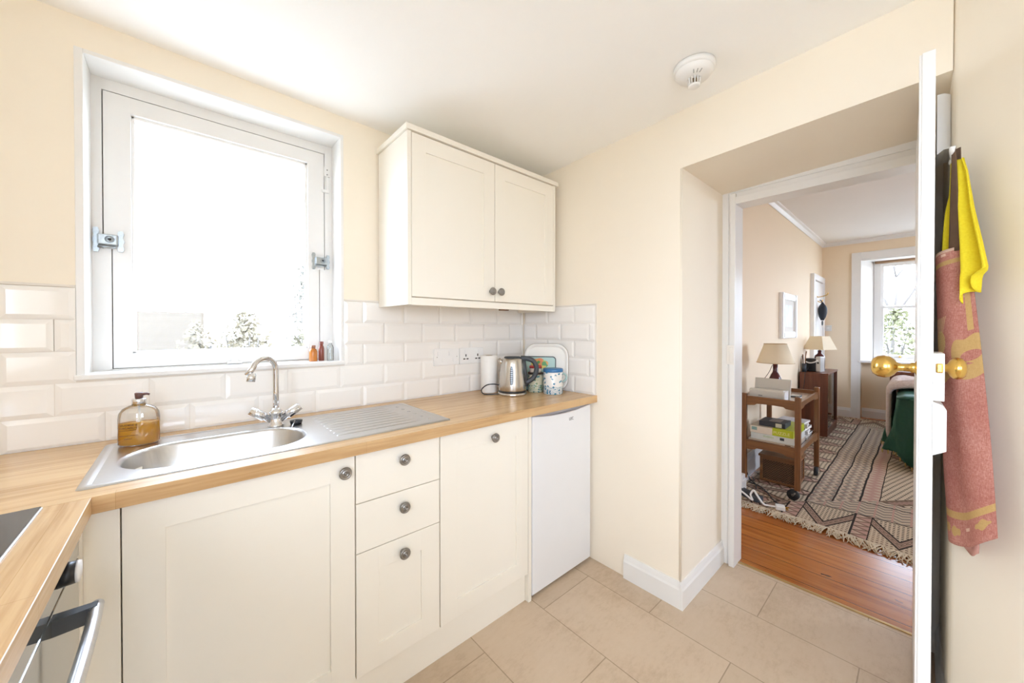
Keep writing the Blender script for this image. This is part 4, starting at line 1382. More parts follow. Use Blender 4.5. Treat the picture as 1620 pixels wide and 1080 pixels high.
# triangle panels along the edge
per = 0.345
tq = ((tt + 0.13) / per).fr()
tc_ = (tq - 0.62).abs() * per                         # distance from the panel's middle
slope = (dd - 0.05) * 0.46
tri_in = tc_ < slope
sep = tq < 0.24
rows = (dd / 0.030).fr()
dash = ((tt / 0.020).fr() > 0.45) * within(rows, 0.25, 0.65)
c = rm.mix(0.0, BEI, BEI)
c = rm.mix(dash * (tri_in.m('MULTIPLY', 1.0)), c, INK)
edgeb = (tc_ - slope).abs()
c = rm.mix((edgeb < 0.026) * 0.9, c, BRO)
c = rm.mix(within((edgeb / 0.014 + (tt / 0.02).fr() * 0.4).fr(), 0.0, 0.30) * (edgeb < 0.026), c, PNK)
c = rm.mix((edgeb - 0.026).abs() < 0.005, c, INK)
out_t = (tc_ > slope + 0.03)
c = rm.mix(out_t * dash, c, BRO)
zz = ((dd / 0.075).fr() - 0.5).abs() * 2.0
zig = ((tq / 0.24 - 0.5) * 1.0 + (zz - 0.5) * 0.9)
c = rm.mix(sep, c, PNK)
c = rm.mix(sep * (zig.abs() < 0.16), c, BRO)
c = rm.mix(sep * ((zig - 0.42).abs() < 0.10), c, BEI)
c = rm.mix(((tq - 0.24).abs() < 0.016).mx(tq < 0.016), c, INK)
# chevron band inside it
chev = ((dd / 0.05) + ((tt / 0.085).fr() - 0.5).abs() * 1.3).fr()
c2 = rm.mix(chev < 0.45, GRY, BEI)
c2 = rm.mix(within(chev, 0.45, 0.60), c2, BRO)
c2 = rm.mix(((tt / 0.085).fr() - 0.5).abs() < 0.06, c2, PNK)
c = rm.mix(dd > 0.40, c, c2)
pkz = ((dd - 0.68) / 0.10 + ((tt / 0.07).fr() - 0.5).abs() * 1.4).fr()
c3 = rm.mix(pkz < 0.3, PNK, BEI)
c = rm.mix((dd > 0.66) * side.mx(0.0), c, c3)
c = rm.mix(((dd - 0.40).abs() < 0.006).mx((dd - 0.66).abs() < 0.006).mx(((dd - 0.76).abs() < 0.006)).mx(((dd - 0.53).abs() < 0.005) * side), c, INK)
# central field: diagonal dotted rows
fu = (rx * 0.25 + ry) / 0.034
fv = (rx - ry * 0.25) / 0.034
dots = within(fu.fr(), 0.3, 0.68) * ((fv.fr()) < 0.52)
c4 = rm.mix(dots, BEI, INK)
dia = ((rx / 0.9).tri(1.0) + ((ry + 0.35) / 0.7).tri(1.0))
c4 = rm.mix(within(dia, 0.86, 1.02), c4, BRO)
c4 = rm.mix(within(dia, 0.90, 0.97) * ((rx / 0.03).fr() < 0.5), c4, PNK)
c = rm.mix(dd > 0.76, c, c4)
c = rm.mix((weave > 0.55) * 0.16, c, (0.10, 0.08, 0.06))
rm.color(c)
rm.bump(weave, 0.3, 0.004)
rug = root('rug', (5.0, -0.1, 0.0), 'patterned beige and brown flat-woven rug with a cream fringe', 'rug')
OFF[rug.name] = Vector((0, 0, 0))
rug.location = (0, 0, 0)
def rugtop(u, v):
    y = RY0 + (RY1 - RY0) * v
    a = RX0 + 0.005 - 0.09 * y * 1.0 + 0.09 * 0.0
    a = 3.085 - 0.10 * (0.9 - y) * 0.95 + 0.012 * sin(5 * y)
    x = a + (RX1 - a) * u
    return (x, y, 0.012 + 0.0015 * sin(9 * x + 3 * y) * sin(7 * y))
bm = grid(B(), rugtop, 60, 40)
obj('rug_field', bm, rm.mat, rug)
m_fringe = plain('cream_cotton_fringe', (0.62, 0.52, 0.38), 0.95, var=0.15, scale=90)
for s_ in (0, 1):
    bm = B()
    n = 560 if s_ == 0 else 180
    for k in range(n):
        y = RY0 + (RY1 - RY0) * (k + random.random() * 0.6) / n
        x, _, _ = rugtop(s_, (y - RY0) / (RY1 - RY0))
        d = -1 if s_ == 0 else 1
        w1, w2, l = random.uniform(-.035, .035), random.uniform(-.03, .03), random.uniform(0.07, 0.115)
        tube(bm, [(x, y, 0.011), (x + d * l * 0.3, y + w1 * 0.3, 0.016), (x + d * l * 0.65, y + w1, random.uniform(0.008, .018)), (x + d * l, y + w1 + w2, 0.005)], [0.0032, 0.0034, 0.0030, 0.002], 5, False)
    fr_ = obj('fringe', bm, m_fringe, rug)
    fr_['kind'] = 'stuff'

# trolley
ty0, ty1, txa, txb = 0.590, 0.972, 3.345, 4.10
tl = root('tea_trolley', (3.72, 0.78, 0.0), 'two-tier teak tea trolley on castors against the bedroom wall', 'trolley')
LG = 0.036
for lx, lym, hh in ((txa, ty0, 0.772), (txa, ty1 - LG, 0.762), (txb - LG, ty0, 0.772), (txb - LG, ty1 - LG, 0.765)):
    bm = B(); box(bm, lx, lx + LG, lym, lym + LG, 0.085, hh, 0.006, 3)
    lg = obj('leg', bm, m_teak, tl)
    cx, cy = lx + LG / 2, lym + LG / 2
    front = lx < 3.6
    bm = B()
    if front: cyl(bm, (cx - 0.022, cy + 0.026, 0.050), (cx + 0.004, cy + 0.022, 0.050), 0.0375, seg=26)
    else: cyl(bm, (cx - 0.020, cy - 0.011, 0.050), (cx - 0.020, cy + 0.011, 0.050), 0.0375, seg=26)
    wh = obj('castor_wheel', bm, m_rubber, lg)
    bm = B(); cyl(bm, (cx, cy, 0.060), (cx, cy, 0.088), 0.009, seg=10)
    if front: tube(bm, [(cx - 0.027, cy + 0.026, 0.050), (cx - 0.027, cy + 0.012, 0.066), (cx - 0.004, cy, 0.075)], 0.005, 8); cyl(bm, (cx - 0.028, cy + 0.026, 0.05), (cx - 0.0225, cy + 0.026, 0.05), 0.009, seg=12)
    else: box(bm, cx - 0.028, cx + 0.008, cy - 0.015, cy - 0.012, 0.045, 0.075); box(bm, cx - 0.028, cx + 0.008, cy + 0.012, cy + 0.015, 0.045, 0.075); box(bm, cx - .012, cx + .008, cy - .015, cy + .015, .07, .078)
    obj('castor_fork', bm, m_pewter, lg)
def wavy(a, b, zt, zb, dip):
    n = 22
    top = [(a + (b - a) * i / n, zt) for i in range(n + 1)]
    low = []
    for i in range(n + 1):
        q = i / n
        low.append((a + (b - a) * q, zb - dip * (0.5 + 0.5 * cos(2 * pi * q)) * (1 if abs(q - .5) > .28 else 0.25)))
    return top + low[::-1]
for zt, zb in ((0.742, 0.690), (0.394, 0.338)):
    for xx in (txa + 0.008, txb - 0.028):
        bm = B(); prism(bm, wavy(ty0 + LG - .002, ty1 - LG + .002, zt, zb, 0.020), 'x', xx, xx + 0.02)
        obj('end_rail', bm, m_teak_x, tl)
    for yy in (ty0 + 0.008, ty1 - 0.026):
        bm = B(); prism(bm, wavy(txa + LG - .002, txb - LG + .002, zt - 0.012 if zt > .5 else zt - .01, zb + 0.004, 0.018), 'y', yy, yy + 0.018)
        obj('side_rail', bm, m_teak_x, tl)
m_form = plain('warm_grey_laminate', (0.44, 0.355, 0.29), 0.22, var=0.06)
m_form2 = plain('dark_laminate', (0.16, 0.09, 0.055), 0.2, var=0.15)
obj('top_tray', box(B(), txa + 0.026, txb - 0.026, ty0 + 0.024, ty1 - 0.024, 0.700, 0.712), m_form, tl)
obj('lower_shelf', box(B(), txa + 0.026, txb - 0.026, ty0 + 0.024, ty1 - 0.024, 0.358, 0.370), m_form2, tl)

# printer on the trolley
pr = root('printer', (3.47, 0.80, 0.7122), 'small off-white printer with a raised paper support on the trolley top', 'printer')
m_prn = plain('off_white_printer_plastic', (0.62, 0.60, 0.54), 0.4, var=0.03)
m_prn2 = plain('pale_printer_panel', (0.74, 0.73, 0.70), 0.35, var=0.02)
bm = B(); prism(bm, [(3.405, 0.7125), (3.525, 0.7125), (3.535, 0.79), (3.42, 0.800), (3.40, 0.79)], 'y', 0.705, 0.932)
bmesh.ops.bevel(bm, geom=bm.edges[:], offset=0.006, segments=3, profile=0.5, affect='EDGES')
pb = obj('printer_body', bm, m_prn, pr)
bm = B(); prism(bm, [(3.5385, 0.716), (3.555, 0.716), (3.585, 0.868), (3.570, 0.872)], 'y', 0.690, 0.934)
bmesh.ops.bevel(bm, geom=bm.edges[:], offset=0.004, segments=2, profile=0.5, affect='EDGES')
obj('paper_support', bm, m_prn, pr)
bm = B(); prism(bm, [(3.40, 0.722), (3.52, 0.722), (3.53, 0.792), (3.41, 0.792)], 'y', 0.698, 0.7055)
obj('side_panel', bm, m_prn2, pr)
obj('badge', box(B(), 3.3985, 3.403, 0.842, 0.868, 0.748, 0.7525), m_grey_pl, pb)

ph = root('phone', (3.80, 0.70, 0.7122), 'black mobile phone lying on the trolley top', 'phone')
obj('phone_body', box(B(), 3.74, 3.86, 0.67, 0.735, 0.7123, 0.7225, 0.004), m_black, ph)
obj('screen', box(B(), 3.748, 3.852, 0.675, 0.73, 0.7222, 0.7229), plain('dark_screen', (0.05, 0.055, 0.06), 0.08), ph)

# lamps
m_shade = plain('cream_pleated_lampshade', (0.80, 0.70, 0.52), 0.9, var=0.03)
m_shade2 = plain('shade_binding', (0.62, 0.47, 0.29), 0.9)
m_aub = plain('aubergine_glaze', (0.085, 0.022, 0.024), 0.15, var=0.2)
def lamp(loc, label, prof, zs, r0, r1, h, flat):
    o = root('table_lamp', loc, label, 'lamp', None, 0.0)
    OFF[o.name] = Vector((0, 0, 0))
    obj('lamp_base', lathe(B(), prof, (0, 0, 0), 32), m_aub, o)
    obj('lamp_neck', lathe(B(), [(0.010, prof[-1][1] - 0.002), (0.012, zs + 0.01), (0.008, zs + 0.05), (0, zs + 0.05)], (0, 0, 0), 16), m_strap, o)
    bm = B(); lathe(bm, [(r0, zs), (r1, zs + h), (r1 - 0.003, zs + h), (r0 - 0.003, zs), (r0, zs)], (0, 0, 0), 4 if flat else 48)
    if flat:
        for f in bm.faces: f.smooth = False
        bmesh.ops.rotate(bm, verts=bm.verts[:], cent=(0, 0, 0), matrix=Matrix.Rotation(R(20), 3, 'Z'))
    sh = obj('lamp_shade', bm, m_shade, o)
    if not flat:
        for rr_, zz_ in ((r0, zs), (r1, zs + h)):
            bm = tube(B(), [(rr_ * cos(2 * pi * k / 40), rr_ * sin(2 * pi * k / 40), zz_) for k in range(41)], 0.003, 6, False)
            obj('shade_binding', bm, m_shade2, sh)
    return o
lp1 = lamp((3.66, 0.815, 0.7122), 'cream shaded lamp with aubergine bottle base on the trolley', [(0, 0), (0.044, 0), (0.046, 0.005), (0.046, 0.13), (0.043, 0.150), (0.030, 0.185), (0.019, 0.205), (0.016, 0.225), (0.0175, 0.270), (0.0, 0.272)], 0.283, 0.130, 0.078, 0.156, False)
bm = B(); tube(bm, smoothline([(-0.012, 0.018, 0.262), (-0.02, 0.040, 0.20), (-0.03, 0.075, 0.14), (-0.045, 0.115, 0.10), (-0.06, 0.14, 0.03)], 6), 0.0022, 6)
obj('flex', bm, m_strap, lp1)
lp2 = lamp((6.02, 0.872, 0.7555), 'square cream shaded lamp with tall aubergine base on the cabinet', [(0, 0), (0.052, 0), (0.054, 0.005), (0.054, 0.155), (0.048, 0.185), (0.026, 0.205), (0.019, 0.215), (0.019, 0.25), (0, 0.252)], 0.262, 0.172, 0.098, 0.168, True)
obj('base_label', box(B(), -0.058, -0.050, -0.02, 0.012, 0.065, 0.10), plain('ochre_label', (0.50, 0.38, 0.16), 0.6), lp2)

# boxes and papers on the lower shelf
def cover(name, c, var=0.05): return plain(name, c, 0.4, var=var, scale=30)
SH = 0.3702
g1 = root('flat_box', (3.56, 0.775, SH), 'pale beige flat box at the bottom of the pile on the trolley', 'box')
obj('box_body', box(B(), 3.383, 3.75, 0.632, 0.930, SH, 0.404, 0.002), cover('beige_card', (0.56, 0.47, 0.36)), g1)
obj('print_mark', box(B(), 3.3815, 3.385, 0.655, 0.69, 0.375, 0.398), m_form2, g1)
obj('print_line', box(B(), 3.3822, 3.384, 0.725, 0.79, 0.386, 0.392), m_strap, g1)
g2 = root('pale_box', (3.57, 0.775, 0.4045), 'pale blue-grey game box in the middle of the pile on the trolley', 'box')
obj('box_body', box(B(), 3.384, 3.76, 0.634, 0.914, 0.4045, 0.453, 0.002), cover('pale_grey_card', (0.66, 0.69, 0.65), 0.10), g2)
obj('barcode', box(B(), 3.3825, 3.3855, 0.695, 0.722, 0.425, 0.445), m_grey_pl, g2)
obj('picture_patch', box(B(), 3.3825, 3.3855, 0.76, 0.83, 0.428, 0.443), cover('faded_green_print', (0.50, 0.58, 0.44), 0.2), g2)
g3 = root('puzzle_box', (3.57, 0.775, 0.4535), 'cream and lime green box lettered PUZZLE on the trolley shelf', 'box')
obj('box_body', box(B(), 3.384, 3.76, 0.640, 0.918, 0.4535, 0.507, 0.002), cover('cream_card', (0.74, 0.66, 0.54)), g3)
lm = cover('lime_green_card', (0.46, 0.52, 0.01))
obj('lime_panel', box(B(), 3.3828, 3.7615, 0.6385, 0.770, 0.4545, 0.5082), lm, g3)
obj('picture_patch', box(B(), 3.3825, 3.386, 0.872, 0.908, 0.474, 0.499), cover('landscape_print', (0.22, 0.36, 0.34), 0.5), g3)
lettering('title', 'PUZZLE', 0.030, plain('yellow_lettering', (0.80, 0.74, 0.34), 0.5), g3, frame_mat(Vector((3.3822, 0.712, 0.478)) - OFF[g3.name], (0, -1, 0), (0, 0, 1)))
obj('side_emblem', tube(B(), [(3.50, 0.6387, 0.482), (3.50, 0.6375, 0.482)], 0.017, 16), m_form2, g3)
g4 = root('black_case', (3.55, 0.78, 0.5085), 'small black case with a pale label on top of the puzzle box', 'case')
obj('case_body', box(B(), 3.42, 3.60, 0.695, 0.868, 0.5085, 0.547, 0.004), plain('black_card', (0.035, 0.037, 0.045), 0.5), g4)
obj('case_label', box(B(), 3.4185, 3.422, 0.718, 0.758, 0.512, 0.542), cover('cream_label', (0.62, 0.58, 0.46)), g4)
obj('lid_picture', box(B(), 3.45, 3.57, 0.735, 0.81, 0.5465, 0.5477), cover('brown_print', (0.24, 0.20, 0.18), 0.3), g4)
mags = [((0.70, 0.69, 0.66), 'open magazine lying at the bottom on the trolley shelf'), ((0.07, 0.06, 0.055), 'dark-covered magazine on the trolley shelf under the pile'), ((0.68, 0.68, 0.69), 'white magazine in the pile behind the puzzle box'),
        ((0.12, 0.08, 0.07), 'brown-covered magazine in the pile behind the puzzle box'), ((0.62, 0.60, 0.56), 'pale paperback near the top behind the puzzle box'), ((0.55, 0.56, 0.60), 'grey-blue leaflet topmost behind the puzzle box')]
zz_ = SH
for k, (col_, lab) in enumerate(mags):
    h_ = (0.016, 0.012, 0.03, 0.024, 0.028, 0.014)[k]
    cx, cy, w_, d_, rz = ((3.915, 0.755, 0.27, 0.25, 2), (3.93, 0.745, 0.23, 0.22, -4), (3.925, 0.735, 0.21, 0.20, 5), (3.92, 0.742, 0.22, 0.21, -3), (3.915, 0.735, 0.20, 0.19, 6), (3.91, 0.74, 0.19, 0.19, -5))[k]
    mg = root('magazine', (cx, cy, zz_ + 0.0002), lab, 'magazine', 'magazines on the trolley shelf', R(rz))
    OFF[mg.name] = Vector((0, 0, 0))
    obj('pages', box(B(), -w_ / 2 + .002, w_ / 2 - .003, -d_ / 2 + .002, d_ / 2 - .002, 0.0012, h_ - 0.0012), pm, mg)
    bm = B(); box(bm, -w_ / 2, w_ / 2, -d_ / 2, d_ / 2, h_ - 0.0012, h_); box(bm, -w_ / 2, w_ / 2, -d_ / 2, d_ / 2, 0, 0.0012); box(bm, -w_ / 2, -w_ / 2 + 0.0015, -d_ / 2, d_ / 2, 0, h_)
    obj('cover', bm, cover('magazine_cover', col_, 0.3), mg)
    zz_ += h_ + 0.0004

# woven box under the trolley
wb_ = root('wicker_box', (3.74, 0.775, 0.012), 'wooden box with woven cane panels under the trolley', 'box')
wv2 = M('woven_cane', 0.7)
ck = ((wv2.y * 330.0).m('SINE') * (wv2.z * 330.0).m('SINE'))
wv2.color(wv2.mix(ck > 0.0, (0.07, 0.033, 0.014), (0.17, 0.085, 0.037)))
wv2.bump(ck, 0.6, 0.006)
wx0, wx1, wy0, wy1, wz0, wz1 = 3.60, 3.87, 0.655, 0.905, 0.0148, 0.215
obj('woven_body', box(B(), wx0 + 0.006, wx1 - 0.006, wy0 + 0.006, wy1 - 0.006, wz0 + 0.004, wz1 - 0.01), wv2.mat, wb_)
bm = B()
for xx in (wx0, wx1 - 0.018):
    for yy in (wy0, wy1 - 0.018): box(bm, xx - 0.001, xx + 0.019, yy - 0.001, yy + 0.019, wz0 - 0.0005, wz1 - 0.0004, 0.002)
    box(bm, xx, xx + 0.018, wy0 + .01, wy1 - .01, wz0, wz0 + 0.018, 0.002); box(bm, xx, xx + 0.018, wy0 + .01, wy1 - .01, wz1 - 0.022, wz1 - .001, 0.002)
for yy in (wy0, wy1 - 0.018):
    box(bm, wx0 + .01, wx1 - .01, yy, yy + 0.018, wz0, wz0 + 0.018, 0.002); box(bm, wx0 + .01, wx1 - .01, yy, yy + 0.018, wz1 - 0.022, wz1 - .001, 0.002)
obj('box_frame', bm, m_teak_x, wb_)
obj('box_lid', box(B(), wx0 - 0.010, wx1 + 0.01, wy0 - 0.01, wy1 + 0.01, wz1, wz1 + 0.018, 0.004), m_teak_x, wb_)

# power strip, plug and leads by the skirting
ps = root('power_strip', (3.16, 0.87, 0.014), 'black mains adaptor lying on the rug edge by the trolley', 'adaptor', None, R(64))
OFF[ps.name] = Vector((0, 0, 0))
obj('case', box(B(), -0.10, 0.12, -0.032, 0.032, 0.0, 0.042, 0.008, 3), m_grey_pl, ps)
obj('socket_face', box(B(), -0.085, 0.06, -0.022, 0.022, 0.0415, 0.0435, 0.001), m_black, ps)
wp = root('mains_plug', (3.10, 0.66, 0.014), 'white three-pin plug on its lead lying on the rug', 'plug', None, R(-70))
OFF[wp.name] = Vector((0, 0, 0))
obj('plug_body', box(B(), -0.025, 0.03, -0.025, 0.025, 0.0, 0.030, 0.007, 3), m_white_pl, wp)
for a, b in ((0.0, -0.012), (0.0, 0.012)):
    obj('pin', box(B(), 0.03, 0.047, b - 0.003, b + 0.003, 0.010, 0.014), m_brass, wp)
obj('pin', box(B(), 0.03, 0.052, -0.002, 0.002, 0.018, 0.025), m_brass, wp)
bm = B(); tube(bm, smoothline([(-0.024, 0.0, 0.014), (-0.06, 0.006, 0.010), (-0.095, -0.008, 0.02), (-0.13, 0.01, 0.065), (-0.15, 0.03, 0.09), (-0.17, 0.02, 0.06), (-0.16, 0.0, 0.03), (-0.20, 0.0, 0.06), (-0.24, 0.01, 0.085)], 6), 0.0065, 8)
obj('white_lead', bm, m_white_pl, wp)
ad = root('white_adaptor', (3.22, 0.945, 0.014), 'white plug-in transformer block by the trolley leg', 'adaptor')
OFF[ad.name] = Vector((0, 0, 0))
bm = B(); box(bm, -0.04, 0.05, -0.035, 0.03, 0.0, 0.10, 0.01, 3); box(bm, -0.03, 0.04, -0.03, 0.025, 0.095, 0.135, 0.008, 3)
obj('case', bm, m_white_pl, ad)
def lead(name, pts, label, r=0.004):
    return solo(name, tube(B(), smoothline(pts, 7), r, 7), m_black, label, 'cable', 'leads behind the trolley')
lead('power_lead', [(3.40, 0.985, 0.70), (3.31, 0.985, 0.64), (3.29, 0.985, 0.5), (3.315, 0.985, 0.40), (3.30, 0.985, 0.28), (3.315, 0.98, 0.18), (3.30, 0.975, 0.155)], 'black lead dropping outside the trolley leg')
lead('power_lead', [(3.42, 0.985, 0.69), (3.405, 0.988, 0.55), (3.41, 0.988, 0.36), (3.43, 0.985, 0.22), (3.50, 0.975, 0.09), (3.50, 0.95, 0.03), (3.46, 0.90, 0.017), (3.36, 0.87, 0.017)], 'black lead hanging between the trolley leg and the cane box')
lead('power_lead', [(3.60, 0.96, 0.016), (3.54, 0.93, 0.016), (3.47, 0.95, 0.016), (3.44, 0.87, 0.017), (3.34, 0.79, 0.017), (3.22, 0.72, 0.017), (3.13, 0.62, 0.017)], 'black lead trailing across the rug in front of the trolley')

# glazed cabinet
cbx0, cbx1, cby0, cby1, cz = 5.60, 6.30, 0.735, 0.997, 0.755
cb = root('display_cabinet', (5.95, 0.87, 0.0), 'dark wood low cabinet with sliding glass doors by the bedroom wall', 'cabinet')
bm = B()
box(bm, cbx0, cbx0 + 0.02, cby0, cby1, 0.085, cz - 0.02); box(bm, cbx1 - 0.02, cbx1, cby0, cby1, 0.085, cz - 0.02)
box(bm, cbx0 + 0.02, cbx1 - 0.02, cby1 - 0.012, cby1, 0.085, cz - 0.02); box(bm, cbx0 + 0.02, cbx1 - 0.02, cby0, cby1 - 0.012, 0.085, 0.105)
obj('carcass', bm, m_mahog, cb)
obj('cabinet_top', box(B(), cbx0 - 0.004, cbx1 + 0.004, cby0 - 0.004, cby1, cz - 0.02, cz, 0.003), m_mahog, cb)
obj('plinth', box(B(), cbx0 + 0.002, cbx1 - 0.002, cby0 + 0.002, cby1 - 0.01, 0.0145, 0.085), m_mahog, cb)
obj('inner_shelf', box(B(), cbx0 + 0.02, cbx1 - 0.02, cby0 + 0.03, cby1 - 0.012, 0.40, 0.415), m_mahog, cb)
m_cg = clear('cabinet_glass', (0.80, 0.84, 0.86), 0.6, 0.02)
for a, b, yy in ((cbx0 + 0.02, 5.97, cby0 + 0.006), (5.93, cbx1 - 0.02, cby0 + 0.016)):
    g = obj('glass_door', box(B(), a, b, yy, yy + 0.005, 0.106, cz - 0.021), m_cg, cb)
    obj('finger_grip', box(B(), a + 0.02, a + 0.05, yy - 0.003, yy + 0.001, 0.42, 0.46, 0.001), m_chrome, g)

# radio, pens
rd = root('camera_radio', (5.78, 0.87, 0.7555), 'small black and silver radio on the cabinet beside the lamp', 'radio', None, R(-14))
OFF[rd.name] = Vector((0, 0, 0))
obj('radio_body', box(B(), -0.055, 0.055, -0.02, 0.095, 0.0, 0.16, 0.012, 3), m_black, rd)
obj('silver_front', box(B(), -0.052, 0.052, -0.065, -0.018, 0.004, 0.185, 0.006, 3), plain('silver_plastic', (0.55, 0.54, 0.52), 0.3, 0.3), rd)
obj('dial', box(B(), -0.0545, -0.050, -0.05, -0.032, 0.10, 0.12), m_black, rd)
bm = B(); tube(bm, smoothline([(-0.058, 0.09, 0.12), (-0.062, 0.04, 0.105), (-0.06, -0.01, 0.118), (-0.056, -0.04, 0.14)], 5), 0.008, 8)
obj('strap', bm, m_white_pl, rd)
pt = root('pen_pot', (5.655, 0.965, 0.7555), 'dark pot of brushes at the back of the cabinet top', 'pot')
OFF[pt.name] = Vector((0, 0, 0))
obj('pot', lathe(B(), [(0, 0), (0.022, 0), (0.024, 0.10), (0.021, 0.10), (0.019, 0.006), (0, 0.006)], (0, 0, 0), 20), m_grey_pl, pt)
for a, b, h_, mm in ((-0.008, 0.008, 0.21, m_teak), (0.008, -0.012, 0.25, m_teak), (0.004, 0.012, 0.19, m_black)):
    bm = B(); tube(bm, [(a * .5, b * .5, 0.01), (a, b, h_ * .75), (a * 1.6, b * 1.6, h_)], [0.004, 0.005, 0.008], 8)
    obj('brush', bm, mm, pt)
lead('radio_lead', [(5.74, 0.935, 0.80), (5.66, 0.94, 0.775), (5.592, 0.945, 0.74), (5.59, 0.955, 0.60), (5.588, 0.985, 0.45), (5.585, 0.99, 0.3)], 'thin dark lead hanging down the cabinet side', 0.003)

# picture on the long wall
pf = root('picture_frame', (5.035, YB, 1.42), 'white framed picture on the bedroom wall above the lamp', 'picture')
bm = B()
for a, b, c0, c1 in ((4.70, 4.775, 1.175, 1.665), (5.295, 5.37, 1.175, 1.665), (4.775, 5.295, 1.175, 1.245), (4.775, 5.295, 1.595, 1.665)):
    box(bm, a, b, YB - 0.032, YB - 0.001, c0, c1, 0.006)
    box(bm, a + 0.012, b - 0.012, YB - 0.040, YB - 0.03, c0 + 0.012 * (c1 - c0 < .1), c1 - 0.012 * (c1 - c0 < .1), 0.004)
obj('frame', bm, m_white2, pf)
obj('mount', box(B(), 4.77, 5.30, YB - 0.018, YB - 0.006, 1.24, 1.60), plain('cream_mount', (0.72, 0.68, 0.60), 0.7), pf)
obj('print', box(B(), 4.87, 5.20, YB - 0.0195, YB - 0.0175, 1.30, 1.54), plain('pale_print', (0.56, 0.58, 0.60), 0.5, var=0.3, scale=12), pf)

# umbrella on a brass hook on the door
hk2 = root('door_hook', (6.62, YB - 0.03, 1.70), 'brass hook on the bedroom door', 'hook')
OFF[hk2.name] = Vector((0, 0, 0))
bm = B(); box(bm, -0.018, 0.018, -0.004, 0.0, -0.06, 0.04, 0.002); tube(bm, smoothline([(0, 0, 0.02), (0, -0.05, 0.03), (0, -0.10, 0.045), (0, -0.12, 0.075)], 4), 0.006, 8)
tube(bm, smoothline([(0, 0, -0.03), (0, -0.035, -0.05), (0, -0.055, -0.04), (0, -0.06, -0.015)], 4), 0.006, 8)
obj('hook_arms', bm, m_brass, hk2)
um = root('folded_umbrella', (6.62, YB - 0.088, 1.38), 'black folded umbrella hanging from the brass door hook', 'umbrella')
OFF[um.name] = Vector((0, 0, 0))
bm = B(); tube(bm, smoothline([(0, 0.0, 0.265), (0.004, 0, 0.23), (0.012, 0, 0.17), (0.010, 0, 0.09), (0.0, 0, 0.02)], 4), [0.012, 0.014, 0.017, 0.022, 0.030, 0.038, 0.044, 0.048, 0.05, 0.05, 0.05, 0.048, 0.044, 0.040, 0.034, 0.026, 0.018][:17], 14, True, 0.75)
obj('furled_canopy', bm, plain('black_navy_nylon', (0.012, 0.015, 0.022), 0.55), um)
bm = B(); tube(bm, [(0.02 * sin(k * pi / 6), 0, 0.01 - 0.03 + 0.03 * cos(k * pi / 6)) for k in range(13)], 0.006, 7)
obj('wrist_loop', bm, m_black, um)
bm = B(); tube(bm, [(0, 0, 0.262), (0, 0.012, 0.29), (0, 0.03, 0.30)], 0.007, 7)
obj('hanging_cord', bm, m_black, um)

ls = root('light_switch', (XF, 0.947, 1.29), 'pale light switch on the bedroom end wall above the lamp', 'switch')
fp = obj('switch_plate', box(B(), XF - 0.010, XF, 0.905, 0.990, 1.247, 1.333, 0.003), m_prn2, ls)
obj('rocker', box(B(), XF - 0.014, XF - 0.009, 0.935, 0.960, 1.275, 1.305, 0.001), m_white_pl, fp)

# bed under a green cover
gm = M('bottle_green_velvet', 0.55, 0.0, 0.3)
gn = gm.noise(3.5, 4)
gm.color(gm.mix(gn, (0.005, 0.040, 0.023), (0.010, 0.070, 0.040)))
gm.b.inputs['Sheen Weight'].default_value = 0.15
gm.b.inputs['Sheen Tint'].default_value = (0.4, 0.8, 0.6, 1)
gm.bump(gm.noise(5, 4), 0.4, 0.05)
bd = root('bed', (5.9, -0.45, 0.0), 'bed under a draped bottle-green cover in the bedroom', 'bed')
obj('headboard', box(B(), 6.98, 7.03, -1.15, 0.29, 0.0125, 0.72, 0.012), m_mahog, bd)
obj('mattress', box(B(), 4.85, 6.97, -1.10, 0.13, 0.26, 0.62, 0.06, 4), plain('mattress_ticking', (0.6, 0.57, 0.52), 0.9), bd)
for a, b in ((4.90, 0.06), (4.90, -1.06), (6.9, 0.06), (6.9, -1.06)):
    bm = B(); tube(bm, [(a, b, 0.0125), (a, b, 0.26)], [0.02, 0.03], 12)
    obj('leg', bm, m_teak, bd)
def drape(u, v):
    """u runs round the bed's side and foot, v from the hem (0) to the top edge (1)"""
    pts = [(6.9, 0.150), (5.2, 0.155), (4.86, 0.150), (4.80, 0.06), (4.79, -0.2), (4.79, -1.05)]
    ln = [0]
    for p, q in zip(pts, pts[1:]): ln.append(ln[-1] + math.dist(p, q))
    s = u * ln[-1]
    x, y = interp(list(zip(ln, [p[0] for p in pts])), s), interp(list(zip(ln, [p[1] for p in pts])), s)
    nx = interp([(0, 0.0), (ln[1], 0), (ln[2], -0.55), (ln[3], -1), (ln[5], -1)], s)
    ny = interp([(0, 1.0), (ln[1], 1), (ln[2], 0.6), (ln[3], 0.1), (ln[5], 0)], s)
    hem = interp([(0, 0.10), (ln[1], 0.13), (ln[2], 0.15), (ln[3], 0.055), (ln[4], 0.035), (ln[5], 0.03)], s)
    z = hem + (0.648 - hem) * v
    fl = (1 - v) ** 1.3
    k = (0.060 + 0.045 * sin(s * 17 + 1.5 * v) + 0.028 * sin(s * 33 + 1 - 2 * v)) * fl + 0.012 * sin(s * 24 + 6 * v)
    return (x + nx * k, y + ny * k, z)
bm = grid(B(), drape, 130, 22, 0.006)
def ctop(u, v):
    x, y = 4.80 + 2.15 * u, -1.08 + 1.235 * v
    e = min(u * 2.15, (1 - v) * 1.235, 0.08) / 0.08
    return (x, y, 0.648 + 0.022 * e ** 0.5 + 0.008 * sin(7 * x + 3 * y) * e + 0.006 * sin(11 * y) * e)
grid(bm, ctop, 40, 24, 0.006)
obj('green_cover', bm, gm.mat, bd)
bm = B()
